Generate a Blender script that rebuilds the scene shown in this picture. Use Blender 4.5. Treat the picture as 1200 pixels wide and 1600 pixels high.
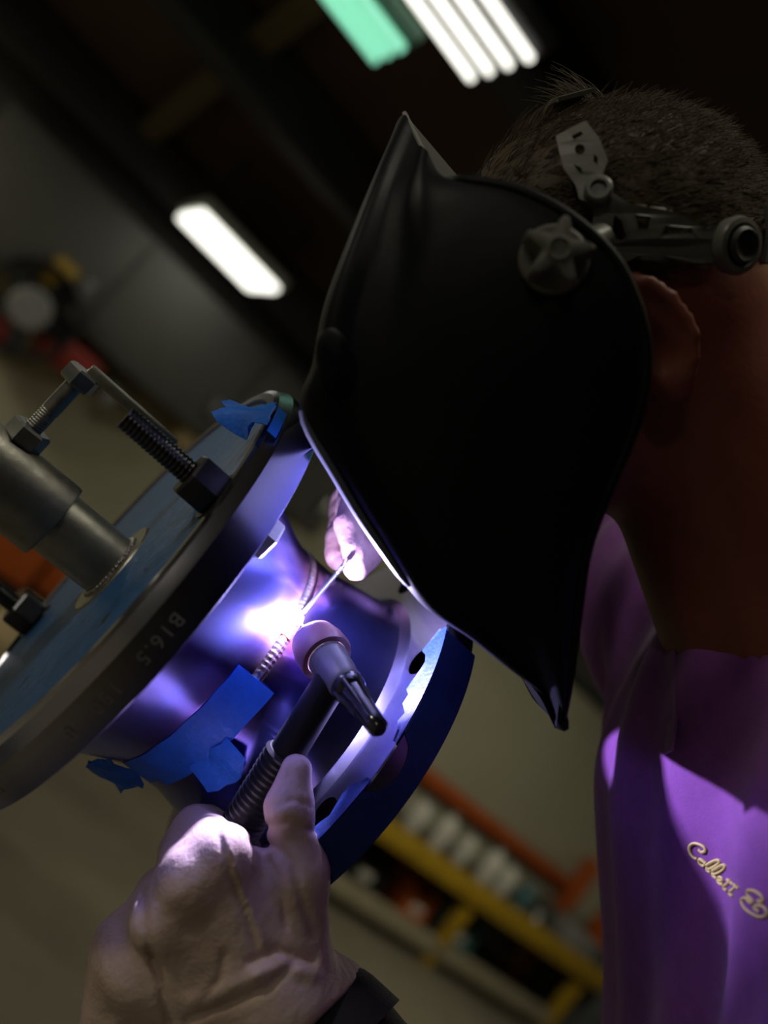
import bpy, bmesh, math, random
import numpy as np
from mathutils import Matrix, Vector
from mathutils.bvhtree import BVHTree

random.seed(7)
rng = np.random.default_rng(7)
scene = bpy.context.scene
for o in list(bpy.data.objects):
    bpy.data.objects.remove(o)
COL = scene.collection

# ------------------------------------------------------------------ camera
CAM_H, ROLL, PITCH, FPX = 1.2, math.radians(40), math.radians(6.5), 1500.0
r0 = np.array([1, 0, 0.]); u0 = np.array([0, -math.sin(PITCH), math.cos(PITCH)])
FWD = np.array([0, math.cos(PITCH), math.sin(PITCH)])
RT = math.cos(ROLL) * r0 + math.sin(ROLL) * u0
UP = -math.sin(ROLL) * r0 + math.cos(ROLL) * u0
CPOS = np.array([0, 0, CAM_H])
cam_d = bpy.data.cameras.new('camera')
cam = bpy.data.objects.new('camera', cam_d); COL.objects.link(cam)
cam.matrix_world = Matrix(((RT[0], UP[0], -FWD[0], 0), (RT[1], UP[1], -FWD[1], 0),
                           (RT[2], UP[2], -FWD[2], CAM_H), (0, 0, 0, 1)))
cam_d.sensor_fit = 'VERTICAL'; cam_d.sensor_height = 36.0
cam_d.lens = FPX * 36.0 / 1600.0
cam_d.clip_start = 0.02
cam_d.dof.use_dof = True
cam_d.dof.focus_distance = 0.49
cam_d.dof.aperture_fstop = 3.4
scene.camera = cam

# ------------------------------------------------------------------ world and exposure
world = bpy.data.worlds.new('world'); scene.world = world
world.use_nodes = True
bgn = world.node_tree.nodes['Background']
bgn.inputs[0].default_value = (0.9, 0.85, 0.7, 1); bgn.inputs[1].default_value = 0.002
scene.view_settings.view_transform = 'Standard'
scene.view_settings.look = 'None'
scene.view_settings.exposure = 0.0
scene.view_settings.gamma = 1.0
scene.view_settings.use_curve_mapping = False

ARC_POWER = 4.4
ARC_COLOR = (0.64, 0.57, 1.0)
ROOM_COLOR = (1.0, 0.94, 0.74)
ROOM_POWER = 1.0

# ------------------------------------------------------------------ coordinate helpers
# camera-side workspace: x right, y down, z away (metres)
def C2W(p):
    p = np.asarray(p, float)
    return CPOS + p[..., 0:1] * RT - p[..., 1:2] * UP + p[..., 2:3] * FWD
MC = Matrix(((RT[0], -UP[0], FWD[0], 0), (RT[1], -UP[1], FWD[1], 0), (RT[2], -UP[2], FWD[2], CAM_H), (0, 0, 0, 1)))
def pp(x, y, d):
    return np.array([(x - 600) / FPX * d, (y - 800) / FPX * d, d])
def ray(x, y):
    return RT * (x - 600) / FPX - UP * (y - 800) / FPX + FWD
def norm(v):
    v = np.asarray(v, float); return v / np.linalg.norm(v)
WUP = np.array([RT[2], -UP[2], FWD[2]])          # world up in workspace coords

# ------------------------------------------------------------------ materials
MATS = {}
def mat(name, col, rough=0.5, metal=0.0, var=0.0, scale=30.0, bump=0.0, bscale=None, col2=None, spec=0.5,
        aniso=0.0, emit=None, estr=0.0, sheen=0.0, stretch=None, thresh=None, sss=0.0, trans=0.0, coat=0.0):
    if name in MATS: return MATS[name]
    m = bpy.data.materials.new(name); m.use_nodes = True
    nt = m.node_tree; b = nt.nodes['Principled BSDF']
    b.inputs['Base Color'].default_value = (*col, 1)
    b.inputs['Roughness'].default_value = rough
    b.inputs['Metallic'].default_value = metal
    b.inputs['Specular IOR Level'].default_value = spec
    if sheen: b.inputs['Sheen Weight'].default_value = sheen
    if coat: b.inputs['Coat Weight'].default_value = coat
    if sss:
        b.inputs['Subsurface Weight'].default_value = sss
        b.inputs['Subsurface Radius'].default_value = (0.01, 0.004, 0.002)
        b.inputs['Subsurface Scale'].default_value = 0.5
    if trans: b.inputs['Transmission Weight'].default_value = trans
    if emit:
        b.inputs['Emission Color'].default_value = (*emit, 1); b.inputs['Emission Strength'].default_value = estr
    tc = nt.nodes.new('ShaderNodeTexCoord')
    mp = nt.nodes.new('ShaderNodeMapping')
    nt.links.new(tc.outputs['Object'], mp.inputs['Vector'])
    if stretch: mp.inputs['Scale'].default_value = stretch
    if aniso:
        b.inputs['Anisotropic'].default_value = aniso
        t = nt.nodes.new('ShaderNodeTangent'); t.direction_type = 'RADIAL'; t.axis = 'Z'
        nt.links.new(t.outputs['Tangent'], b.inputs['Tangent'])
    if var or col2:
        n = nt.nodes.new('ShaderNodeTexNoise'); n.inputs['Scale'].default_value = scale
        n.inputs['Detail'].default_value = 6; n.inputs['Roughness'].default_value = 0.62
        nt.links.new(mp.outputs['Vector'], n.inputs['Vector'])
        r = nt.nodes.new('ShaderNodeValToRGB')
        c2 = col2 if col2 else tuple(c * (1 - var) for c in col)
        lo, hi = thresh if thresh else (0.35, 0.65)
        r.color_ramp.elements[0].position = lo; r.color_ramp.elements[0].color = (*c2, 1)
        r.color_ramp.elements[1].position = hi; r.color_ramp.elements[1].color = (*col, 1)
        nt.links.new(n.outputs['Fac'], r.inputs['Fac'])
        nt.links.new(r.outputs['Color'], b.inputs['Base Color'])
    if bump:
        n2 = nt.nodes.new('ShaderNodeTexNoise'); n2.inputs['Scale'].default_value = bscale or scale * 4
        n2.inputs['Detail'].default_value = 5
        nt.links.new(mp.outputs['Vector'], n2.inputs['Vector'])
        bp = nt.nodes.new('ShaderNodeBump'); bp.inputs['Strength'].default_value = bump
        bp.inputs['Distance'].default_value = 0.002
        nt.links.new(n2.outputs['Fac'], bp.inputs['Height'])
        nt.links.new(bp.outputs['Normal'], b.inputs['Normal'])
    MATS[name] = m
    return m

STEEL = mat('turned_steel', (0.62, 0.61, 0.63), 0.21, 1.0, var=0.08, scale=14, aniso=0.75, stretch=(1, 1, 14))
RIMSTEEL = mat('rim_steel', (0.5, 0.49, 0.5), 0.24, 1.0, var=0.25, scale=18, bump=0.04, bscale=90, aniso=0.6, stretch=(1, 1, 10))
PIPE = mat('mill_pipe', (0.36, 0.35, 0.31), 0.42, 1.0, var=0.35, scale=40, bump=0.12, bscale=200)
ZINC = mat('dull_zinc', (0.33, 0.33, 0.32), 0.38, 1.0, var=0.3, scale=80, bump=0.1, bscale=300)
BLACKBOLT = mat('black_oxide', (0.07, 0.07, 0.08), 0.3, 1.0, var=0.3, scale=100)
BLUEPAINT = mat('blue_plate_paint', (0.016, 0.088, 0.25), 0.5, 0.0, col2=(0.012, 0.018, 0.025), scale=60, bump=0.5, bscale=90, thresh=(0.33, 0.38), stretch=(1, 1, 1))
TAPE_SHADE = mat('shaded_painters_tape', (0.002, 0.028, 0.19), 0.55, 0.0, var=0.3, scale=50, bump=0.25, bscale=400)  # same painter's tape, darkened for shade on the rim and against arc glare
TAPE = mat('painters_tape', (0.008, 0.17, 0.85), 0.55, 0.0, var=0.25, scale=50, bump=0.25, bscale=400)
HELMETM = mat('helmet_black', (0.0045, 0.005, 0.008), 0.48, 0.0, bump=0.05, bscale=260, spec=0.14)
HEADGEAR = mat('headgear_plastic', (0.13, 0.13, 0.115), 0.36, 0.0, var=0.2, scale=90)
KNOBM = mat('knob_plastic', (0.11, 0.105, 0.09), 0.45, 0.0, var=0.2, scale=120)
SKIN = mat('skin', (0.19, 0.048, 0.032), 0.5, 0.0, var=0.15, scale=60, bump=0.08, bscale=300, sss=0.1)
HAIRM = mat('hair', (0.085, 0.06, 0.037), 0.6, 0.0, var=0.3, scale=120, spec=0.25)
SHIRT = mat('purple_cotton', (0.19, 0.045, 0.26), 0.85, 0.0, var=0.18, scale=90, bump=0.15, bscale=900, sheen=0.15)
LETTER = mat('yellow_print', (0.62, 0.52, 0.18), 0.6, 0.0, var=0.1, scale=200)
SLEEVE = mat('black_knit', (0.012, 0.012, 0.014), 0.8, 0.0, var=0.3, scale=200, bump=0.3, bscale=700)
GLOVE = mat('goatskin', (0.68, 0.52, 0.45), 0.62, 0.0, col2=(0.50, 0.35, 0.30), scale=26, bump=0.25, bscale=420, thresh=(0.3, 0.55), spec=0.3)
GLOVE2 = mat('darkened_goatskin', (0.19, 0.12, 0.125), 0.55, 0.0, col2=(0.12, 0.065, 0.065), scale=40, bump=0.3, bscale=420, thresh=(0.3, 0.6), spec=0.3)  # goatskin darkened to hold back the arc's glare on the far hand
DENIM = mat('dark_denim', (0.02, 0.025, 0.05), 0.85, 0.0, var=0.3, scale=120)
BOOT = mat('boot_leather', (0.03, 0.02, 0.012), 0.5, 0.0, var=0.3, scale=60)
CUP = mat('pink_ceramic', (0.22, 0.09, 0.12), 0.45, 0.0, var=0.12, scale=150)
INSUL = mat('grey_insulator', (0.13, 0.125, 0.145), 0.4, 0.0, var=0.1, scale=150)
BAKEL = mat('black_bakelite', (0.012, 0.012, 0.014), 0.16, 0.0, spec=0.6, coat=0.4)
GRIP = mat('black_grip', (0.010, 0.010, 0.012), 0.45, 0.0, bump=0.1, bscale=500, spec=0.25)
ROD = mat('filler_steel', (0.75, 0.73, 0.74), 0.25, 1.0, var=0.1, scale=100)
BEAD = mat('weld_bead', (0.45, 0.42, 0.44), 0.3, 1.0, var=0.4, scale=200, bump=0.3, bscale=600)
HOT = mat('hot_bead', (0.5, 0.2, 0.15), 0.4, 0.3, emit=(1.0, 0.10, 0.06), estr=4.0)
ARCM = mat('arc_plasma', (1, 1, 1), 0.5, 0.0, emit=(0.85, 0.85, 1.0), estr=60.0)
FLOORM = mat('sealed_concrete', (0.20, 0.175, 0.125), 0.5, 0.0, var=0.3, scale=1.3, bump=0.08, bscale=40)
WALLM = mat('cream_wall', (0.42, 0.40, 0.28), 0.7, 0.0, var=0.12, scale=1.5, bump=0.05, bscale=20)
DARKWALL = mat('grey_upper_wall', (0.085, 0.083, 0.072), 0.75, 0.0, var=0.2, scale=2, bump=0.05, bscale=20)
ROOFM = mat('brown_roof_deck', (0.06, 0.032, 0.018), 0.8, 0.0, var=0.35, scale=3, bump=0.1, bscale=40)
PURLIN = mat('dark_purlin', (0.018, 0.016, 0.014), 0.6, 0.0, var=0.3, scale=6)
RAFTER = mat('ochre_rafter', (0.10, 0.075, 0.03), 0.7, 0.0, var=0.3, scale=6)
TUBE = mat('lit_tube', (1, 1, 1), 0.5, 0.0, emit=(1.0, 0.98, 0.88), estr=2.2)
GREENTUBE = mat('lit_green_tube', (0.3, 0.9, 0.6), 0.5, 0.0, emit=(0.35, 1.0, 0.68), estr=0.9)
FIXT = mat('fixture_white', (0.5, 0.5, 0.46), 0.5, 0.0, var=0.1, scale=5)
GREENP = mat('green_paint', (0.03, 0.11, 0.06), 0.5, 0.0, var=0.2, scale=8)
YELP = mat('yellow_paint', (0.42, 0.26, 0.01), 0.5, 0.0, var=0.25, scale=9)
ORAP = mat('orange_paint', (0.50, 0.10, 0.012), 0.5, 0.0, var=0.25, scale=9)
BEIGEP = mat('beige_beam', (0.30, 0.26, 0.17), 0.6, 0.0, var=0.25, scale=9)
DARKM = mat('dark_steel', (0.02, 0.022, 0.024), 0.5, 0.3, var=0.3, scale=9)
REDP = mat('red_paint', (0.32, 0.03, 0.02), 0.5, 0.0, var=0.25, scale=9)
WHITEP = mat('white_plastic', (0.62, 0.60, 0.52), 0.45, 0.0, var=0.1, scale=20)
GREYP = mat('grey_plastic', (0.25, 0.25, 0.24), 0.5, 0.0, var=0.2, scale=20)
TEALP = mat('teal_plastic', (0.05, 0.14, 0.15), 0.5, 0.0, var=0.2, scale=20)
TANP = mat('tan_canvas', (0.42, 0.32, 0.17), 0.8, 0.0, var=0.2, scale=20)
WOODM = mat('brown_wood', (0.20, 0.12, 0.06), 0.6, 0.0, var=0.4, scale=12, stretch=(1, 8, 8))
MACH = mat('machine_grey', (0.10, 0.11, 0.12), 0.5, 0.2, var=0.2, scale=12)
LENSM = mat('dark_lens', (0.005, 0.02, 0.008), 0.08, 0.0, spec=0.7)

def heat_arc_tint(m, zc, span):
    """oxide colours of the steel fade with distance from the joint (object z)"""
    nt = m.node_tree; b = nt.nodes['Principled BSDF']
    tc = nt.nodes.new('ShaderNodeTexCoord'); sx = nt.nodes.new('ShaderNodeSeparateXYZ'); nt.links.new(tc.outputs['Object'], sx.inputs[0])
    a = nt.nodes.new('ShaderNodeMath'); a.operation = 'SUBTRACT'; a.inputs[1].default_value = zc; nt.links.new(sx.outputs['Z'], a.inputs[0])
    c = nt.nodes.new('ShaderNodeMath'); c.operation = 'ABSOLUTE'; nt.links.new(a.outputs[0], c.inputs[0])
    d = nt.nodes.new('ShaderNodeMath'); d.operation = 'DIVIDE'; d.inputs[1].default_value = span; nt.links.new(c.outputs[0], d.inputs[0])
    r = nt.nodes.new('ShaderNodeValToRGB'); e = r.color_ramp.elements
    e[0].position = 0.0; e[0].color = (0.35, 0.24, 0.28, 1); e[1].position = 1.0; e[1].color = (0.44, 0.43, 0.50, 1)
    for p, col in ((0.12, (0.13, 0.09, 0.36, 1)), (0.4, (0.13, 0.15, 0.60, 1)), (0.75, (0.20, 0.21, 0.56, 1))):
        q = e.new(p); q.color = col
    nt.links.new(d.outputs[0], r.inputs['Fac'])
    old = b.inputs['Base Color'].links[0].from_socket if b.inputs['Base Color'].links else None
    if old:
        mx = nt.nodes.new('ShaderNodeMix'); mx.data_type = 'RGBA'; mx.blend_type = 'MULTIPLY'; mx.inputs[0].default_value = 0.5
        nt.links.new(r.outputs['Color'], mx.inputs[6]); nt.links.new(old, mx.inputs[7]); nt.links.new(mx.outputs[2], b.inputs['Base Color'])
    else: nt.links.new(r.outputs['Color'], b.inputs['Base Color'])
heat_arc_tint(STEEL, 0.0745, 0.07)

# ------------------------------------------------------------------ object helpers
WM = {}
def prop(o, label=None, cat=None, group=None, kind=None):
    if label: o['label'] = label
    if cat: o['category'] = cat
    if group: o['group'] = group
    if kind: o['kind'] = kind
    return o
def link(o, mw, parent=None):
    COL.objects.link(o)
    if parent is not None:
        o.parent = parent
        o.matrix_local = WM[parent].inverted() @ mw
    else:
        o.matrix_world = mw
    WM[o] = mw
    return o
def empty(name, loc, label, cat, group=None, mw=None):
    o = bpy.data.objects.new(name, None); o.empty_display_size = 0.05
    link(o, mw if mw is not None else Matrix.Translation(Vector(loc)))
    return prop(o, label, cat, group)
def mesh(name, verts, faces, m, parent=None, mw=None, smooth=True, sharp=40, mats=None, fm=None):
    """verts in frame mw; without mw they are world coords and the origin goes to their middle"""
    V = np.asarray(verts, float)
    if mw is None:
        c = (V.min(0) + V.max(0)) / 2; c[2] = V[:, 2].min()
        V = V - c; mw = Matrix.Translation(Vector(c))
    me = bpy.data.meshes.new(name)
    me.from_pydata(V.tolist(), [], [list(map(int, f)) for f in faces])
    me.materials.append(m)
    if smooth:
        me.polygons.foreach_set('use_smooth', [True] * len(me.polygons))
        if sharp: me.set_sharp_from_angle(angle=math.radians(sharp))
    me.update()
    o = bpy.data.objects.new(name, me)
    return link(o, mw, parent)
class MB:
    """collects pieces of one part"""
    def __init__(s): s.v = []; s.f = []
    def add(s, v, f):
        n = len(s.v); s.v += [list(map(float, q)) for q in v]; s.f += [[i + n for i in q] for q in f]; return s
def frame(o, x, y, z):
    return Matrix(((x[0], y[0], z[0], o[0]), (x[1], y[1], z[1], o[1]), (x[2], y[2], z[2], o[2]), (0, 0, 0, 1)))
def lathe(prof, n=64, closed=False, a0=0.0, a1=2 * math.pi):
    full = abs(a1 - a0 - 2 * math.pi) < 1e-6
    k = len(prof); V = []; F = []
    m = n if full else n + 1
    for i in range(m):
        a = a0 + (a1 - a0) * i / n
        for r, z in prof: V.append((r * math.cos(a), r * math.sin(a), z))
    segs = k if closed else k - 1
    for i in range(n):
        j = (i + 1) % m
        for q in range(segs):
            w = (q + 1) % k
            F.append((i * k + q, j * k + q, j * k + w, i * k + w))
    return V, F
def cyl(r, z0, z1, n=32, bev=0.0, r2=None):
    r2 = r if r2 is None else r2
    if bev: return lathe([(1e-5, z0), (r - bev, z0), (r, z0 + bev), (r2, z1 - bev), (r2 - bev, z1), (1e-5, z1)], n)
    return lathe([(1e-5, z0), (r, z0), (r2, z1), (1e-5, z1)], n)
def box(x0, x1, y0, y1, z0, z1, bev=0.0):
    if not bev:
        V = [(x, y, z) for x in (x0, x1) for y in (y0, y1) for z in (z0, z1)]
        return V, [(0, 1, 3, 2), (4, 6, 7, 5), (0, 4, 5, 1), (2, 3, 7, 6), (0, 2, 6, 4), (1, 5, 7, 3)]
    bm = bmesh.new(); bmesh.ops.create_cube(bm, size=1)
    for v in bm.verts:
        v.co = ((x0 + x1) / 2 + v.co.x * (x1 - x0), (y0 + y1) / 2 + v.co.y * (y1 - y0), (z0 + z1) / 2 + v.co.z * (z1 - z0))
    bmesh.ops.bevel(bm, geom=list(bm.edges), offset=bev, segments=2, affect='EDGES', profile=0.5)
    bm.verts.index_update()
    V = [tuple(v.co) for v in bm.verts]; F = [[v.index for v in f.verts] for f in bm.faces]
    bm.free(); return V, F
def prism(n, rc, z0, z1, bev=0.0012, rot=0.0, hole=0.0):
    """hexagon-like nut with chamfered ends"""
    V = []; F = []
    lev = [(rc * 0.9, z0), (rc, z0 + bev), (rc, z1 - bev), (rc * 0.9, z1)]
    for r, z in lev:
        for i in range(n):
            a = rot + 2 * math.pi * i / n; V.append((r * math.cos(a), r * math.sin(a), z))
    for q in range(3):
        for i in range(n):
            j = (i + 1) % n; F.append((q * n + i, q * n + j, (q + 1) * n + j, (q + 1) * n + i))
    F.append(list(range(n))[::-1]); F.append([3 * n + i for i in range(n)])
    return V, F
def thread(r, z0, z1, pitch, depth, n=28, per=4):
    k = int((z1 - z0) / pitch * per) + 1
    V = []; F = []
    for q in range(k + 1):
        z = z0 + (z1 - z0) * q / k
        for i in range(n):
            a = 2 * math.pi * i / n
            ph = ((z / pitch - i / n) % 1.0)
            rr = r - depth * abs(2 * ph - 1)
            V.append((rr * math.cos(a), rr * math.sin(a), z))
    for q in range(k):
        for i in range(n):
            j = (i + 1) % n; F.append((q * n + i, q * n + j, (q + 1) * n + j, (q + 1) * n + i))
    F.append(list(range(n))[::-1]); F.append([k * n + i for i in range(n)])
    return V, F
def tube(pts, rad, n=10, cap=True):
    P = np.asarray(pts, float); k = len(P)
    if np.isscalar(rad): rad = [rad] * k
    T = np.gradient(P, axis=0); T /= np.linalg.norm(T, axis=1)[:, None] + 1e-12
    a = np.cross(T[0], [0.3, 0.5, 0.81]); a /= np.linalg.norm(a)
    V = []; F = []
    for i in range(k):
        a = a - T[i] * (a @ T[i]); a /= np.linalg.norm(a); b = np.cross(T[i], a)
        for j in range(n):
            t = 2 * math.pi * j / n
            V.append(P[i] + rad[i] * (math.cos(t) * a + math.sin(t) * b))
    for i in range(k - 1):
        for j in range(n):
            w = (j + 1) % n; F.append((i * n + j, i * n + w, (i + 1) * n + w, (i + 1) * n + j))
    if cap: F.append(list(range(n))[::-1]); F.append([(k - 1) * n + j for j in range(n)])
    return V, F
def spline(pts, m=8):
    P = [np.asarray(p, float) for p in pts]; P = [2 * P[0] - P[1]] + P + [2 * P[-1] - P[-2]]
    out = []
    for i in range(1, len(P) - 2):
        a, b, c, d = P[i - 1:i + 3]
        for q in range(m):
            t = q / m
            out.append(0.5 * (2 * b + (c - a) * t + (2 * a - 5 * b + 4 * c - d) * t * t + (3 * b - a - 3 * c + d) * t ** 3))
    out.append(P[-2]); return np.array(out)
def solidify(V, F, t):
    """thicken an open sheet along its vertex normals"""
    V = np.asarray(V, float); N = np.zeros_like(V)
    for f in F:
        n = np.cross(V[f[1]] - V[f[0]], V[f[2]] - V[f[0]])
        if len(f) == 4: n = n + np.cross(V[f[2]] - V[f[0]], V[f[3]] - V[f[0]])
        for i in f: N[i] += n
    N /= np.linalg.norm(N, axis=1)[:, None] + 1e-15
    k = len(V); W = np.vstack([V, V - N * t])
    G = [list(f) for f in F] + [[i + k for i in f][::-1] for f in F]
    cnt = {}
    for f in F:
        for i in range(len(f)):
            e = (f[i], f[(i + 1) % len(f)]); cnt[e] = 1
    for (a, b) in list(cnt):
        if (b, a) not in cnt: G.append([b, a, a + k, b + k])
    return W, G
def grid_faces(r, c):
    return [(i * c + j, i * c + j + 1, (i + 1) * c + j + 1, (i + 1) * c + j) for i in range(r - 1) for j in range(c - 1)]

# ---- signed-distance modelling (for organic shapes), surface nets
def smin(a, b, k):
    h = np.clip(0.5 + 0.5 * (b - a) / k, 0, 1)
    return b + (a - b) * h - k * h * (1 - h)
def smax(a, b, k): return -smin(-a, -b, k)
def caps(X, a, b, ra, rb=None):
    rb = ra if rb is None else rb
    a = np.asarray(a, float); b = np.asarray(b, float); d = b - a
    t = np.clip(((X - a) @ d) / (d @ d), 0, 1)
    return np.linalg.norm(X - a - t[:, None] * d, axis=1) - (ra + (rb - ra) * t)
def ell(X, c, r, R=None):
    Q = X - np.asarray(c, float)
    if R is not None: Q = Q @ R.T
    r = np.asarray(r, float)
    k0 = np.linalg.norm(Q / r, axis=1); k1 = np.linalg.norm(Q / (r * r), axis=1) + 1e-9
    return k0 * (k0 - 1) / k1
def vnoise(X, s, seed=0):
    """cheap smooth noise from sines"""
    g = np.random.default_rng(seed); out = 0
    for i in range(5):
        d = g.normal(size=3); d /= np.linalg.norm(d)
        out = out + np.sin((X @ d) * s * (0.7 + 0.35 * i) + g.uniform(0, 6.28))
    return out / 5
def nets(fn, lo, hi, h):
    lo = np.asarray(lo, float); hi = np.asarray(hi, float)
    n = np.ceil((hi - lo) / h).astype(int) + 1
    ax = [lo[i] + h * np.arange(n[i]) for i in range(3)]
    val = np.empty(tuple(n))
    for i0 in range(0, n[0], 16):
        g = np.stack(np.meshgrid(ax[0][i0:i0 + 16], ax[1], ax[2], indexing='ij'), -1)
        val[i0:i0 + 16] = fn(g.reshape(-1, 3)).reshape(g.shape[:3])
    # close at the border
    for s in (0, -1):
        val[s] = np.maximum(val[s], h); val[:, s] = np.maximum(val[:, s], h); val[:, :, s] = np.maximum(val[:, :, s], h)
    ins = val < 0
    c = [(i, j, k) for i in (0, 1) for j in (0, 1) for k in (0, 1)]
    sl = lambda A, o: A[o[0]:n[0] - 1 + o[0], o[1]:n[1] - 1 + o[1], o[2]:n[2] - 1 + o[2]]
    cnt = sum(sl(ins, o).astype(int) for o in c)
    act = (cnt > 0) & (cnt < 8)
    idx = -np.ones(act.shape, int); A = np.argwhere(act); idx[act] = np.arange(len(A))
    acc = np.zeros((len(A), 3)); w = np.zeros(len(A))
    for p in c:
        for d in range(3):
            if p[d] == 0:
                q = list(p); q[d] = 1
                vp = val[A[:, 0] + p[0], A[:, 1] + p[1], A[:, 2] + p[2]]
                vq = val[A[:, 0] + q[0], A[:, 1] + q[1], A[:, 2] + q[2]]
                s = (vp < 0) != (vq < 0)
                t = np.where(s, vp / np.where(s, vp - vq, 1), 0)
                pt = np.tile(np.array(p, float), (len(A), 1)); pt[:, d] += t
                acc[s] += pt[s]; w[s] += 1
    V = lo + h * (A + acc / w[:, None])
    F = []
    for d in range(3):
        e, g = [(1, 2), (2, 0), (0, 1)][d]
        B = np.moveaxis(ins, [d, e, g], [0, 1, 2]); I = np.moveaxis(idx, [d, e, g], [0, 1, 2])
        s = B[:-1, 1:-1, 1:-1] != B[1:, 1:-1, 1:-1]
        Q = np.argwhere(s)
        if not len(Q): continue
        x, y, z = Q[:, 0], Q[:, 1] + 1, Q[:, 2] + 1
        quad = np.stack([I[x, y - 1, z - 1], I[x, y, z - 1], I[x, y, z], I[x, y - 1, z]], 1)
        flip = ~B[x, y, z]
        quad[flip] = quad[flip][:, ::-1]
        F.append(quad)
    return V, np.vstack(F)
def relax(V, F, it=2, lam=0.5):
    n = len(V); F = np.asarray(F)
    for _ in range(it):
        S = np.zeros_like(V); K = np.zeros(n)
        for i in range(4):
            a, b = F[:, i], F[:, (i + 1) % 4]
            np.add.at(S, a, V[b]); np.add.at(K, a, 1)
            np.add.at(S, b, V[a]); np.add.at(K, b, 1)
        V = V + lam * (S / np.maximum(K, 1)[:, None] - V)
    return V
def organic(name, fn, lo, hi, h, m, parent=None, it=2):
    V, F = nets(fn, lo, hi, h); V = relax(V, F, it)
    # the workspace axes are right-handed, faces come out as built; make them face outward
    a = V[F[:, 0]]; nrm = np.cross(V[F[:, 1]] - a, V[F[:, 2]] - a); c = V[F].mean(1)
    eps = h * 0.5; nn = nrm / (np.linalg.norm(nrm, axis=1)[:, None] + 1e-15)
    k = np.arange(0, len(F), max(1, len(F) // 400))
    if (fn(c[k] + nn[k] * eps) - fn(c[k] - nn[k] * eps)).mean() < 0: F = F[:, ::-1]
    return mesh(name, C2W(V), F, m, parent, sharp=None)

# ================================================================== SETTING
WANG = math.radians(62)
WD = np.array([math.sin(WANG), math.cos(WANG), 0]); WN = np.array([WD[1], -WD[0], 0])   # along the wall, out of the wall
_r = ray(640, 1440); WB = CPOS + _r * (-CAM_H / _r[2])
WF = frame(WB, WN, WD, (0, 0, 1))       # local: x out of wall, y along the wall, z up   (WN x WD = +z)
if np.cross(WN, WD)[2] < 0: raise RuntimeError('frame')
T0, T1, DEPTH = -10.5, 6.5, 9.0
EAVE, RISE = 2.25, 0.27
def roofz(x): return EAVE + RISE * min(x, DEPTH)
def wmesh(name, vf, m, parent=None, **k): return mesh(name, vf[0], vf[1], m, parent, mw=WF, **k)
def wallhit(x, y, off):
    r = ray(x, y); o = WB + WN * off
    t = ((o - CPOS) @ WN) / (r @ WN); P = CPOS + r * t
    return off, (P - WB) @ WD, P[2]
def zhit(x, y, z):
    r = ray(x, y); P = CPOS + r * ((z - CAM_H) / r[2]); return (P - WB) @ WN, (P - WB) @ WD, z
def roofhit(x, y, drop):
    r = ray(x, y); a, b = (CPOS - WB) @ WN, r @ WN
    t = (EAVE - drop + RISE * a - CAM_H) / (r[2] - RISE * b); P = CPOS + r * t
    return (P - WB) @ WN, (P - WB) @ WD, P[2]

S = lambda o: prop(o, kind='structure')
S(wmesh('floor', box(-0.2, DEPTH, T0, T1, -0.1, 0), FLOORM, smooth=False))
wb = S(wmesh('wall_back', box(-0.2, 0, T0, T1, 0, 1.86), WALLM, smooth=False))
wmesh('upper_cladding', box(-0.2, -0.02, T0, T1, 1.86, EAVE + 0.3), DARKWALL, wb, smooth=False)
wmesh('cap_rail', box(-0.1, 0.03, T0, T1, 1.84, 1.89), DARKM, wb, smooth=False)
S(wmesh('wall_front', box(DEPTH, DEPTH + 0.2, T0, T1, 0, 5), DARKWALL, smooth=False))
S(wmesh('wall_left', box(-0.2, DEPTH, T0 - 0.2, T0, 0, 5), DARKWALL, smooth=False))
S(wmesh('wall_right', box(-0.2, DEPTH, T1, T1 + 0.2, 0, 5), DARKWALL, smooth=False))
x0, x1 = -0.2, DEPTH + 0.2
cv = [(x, y, EAVE + RISE * x + dz) for x in (x0, x1) for y in (T0, T1) for dz in (0, 0.12)]
ceil = S(mesh('ceiling', cv, box(0, 1, 0, 1, 0, 1)[1], ROOFM, mw=WF, smooth=False))
S(wmesh('baseboard_back', box(0, 0.03, T0, T1, 0, 0.11), DARKM, smooth=False))
for i in range(9):                      # purlins run along the wall under the deck
    x = 0.25 + i * 1.0
    z = roofz(x)
    wmesh('purlin', box(x - 0.07, x + 0.07, T0, T1, z - 0.22, z + 0.0), PURLIN, ceil, smooth=False)
for i in range(12):                      # rafters run up the slope
    y = T0 + 0.4 + i * 1.45
    v = [(x, y + dy, EAVE + RISE * x + dz) for x in (0, DEPTH) for dy in (-0.05, 0.05) for dz in (-0.10, 0.0)]
    mesh('rafter', v, box(0, 1, 0, 1, 0, 1)[1], RAFTER, ceil, mw=WF, smooth=False)

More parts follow.
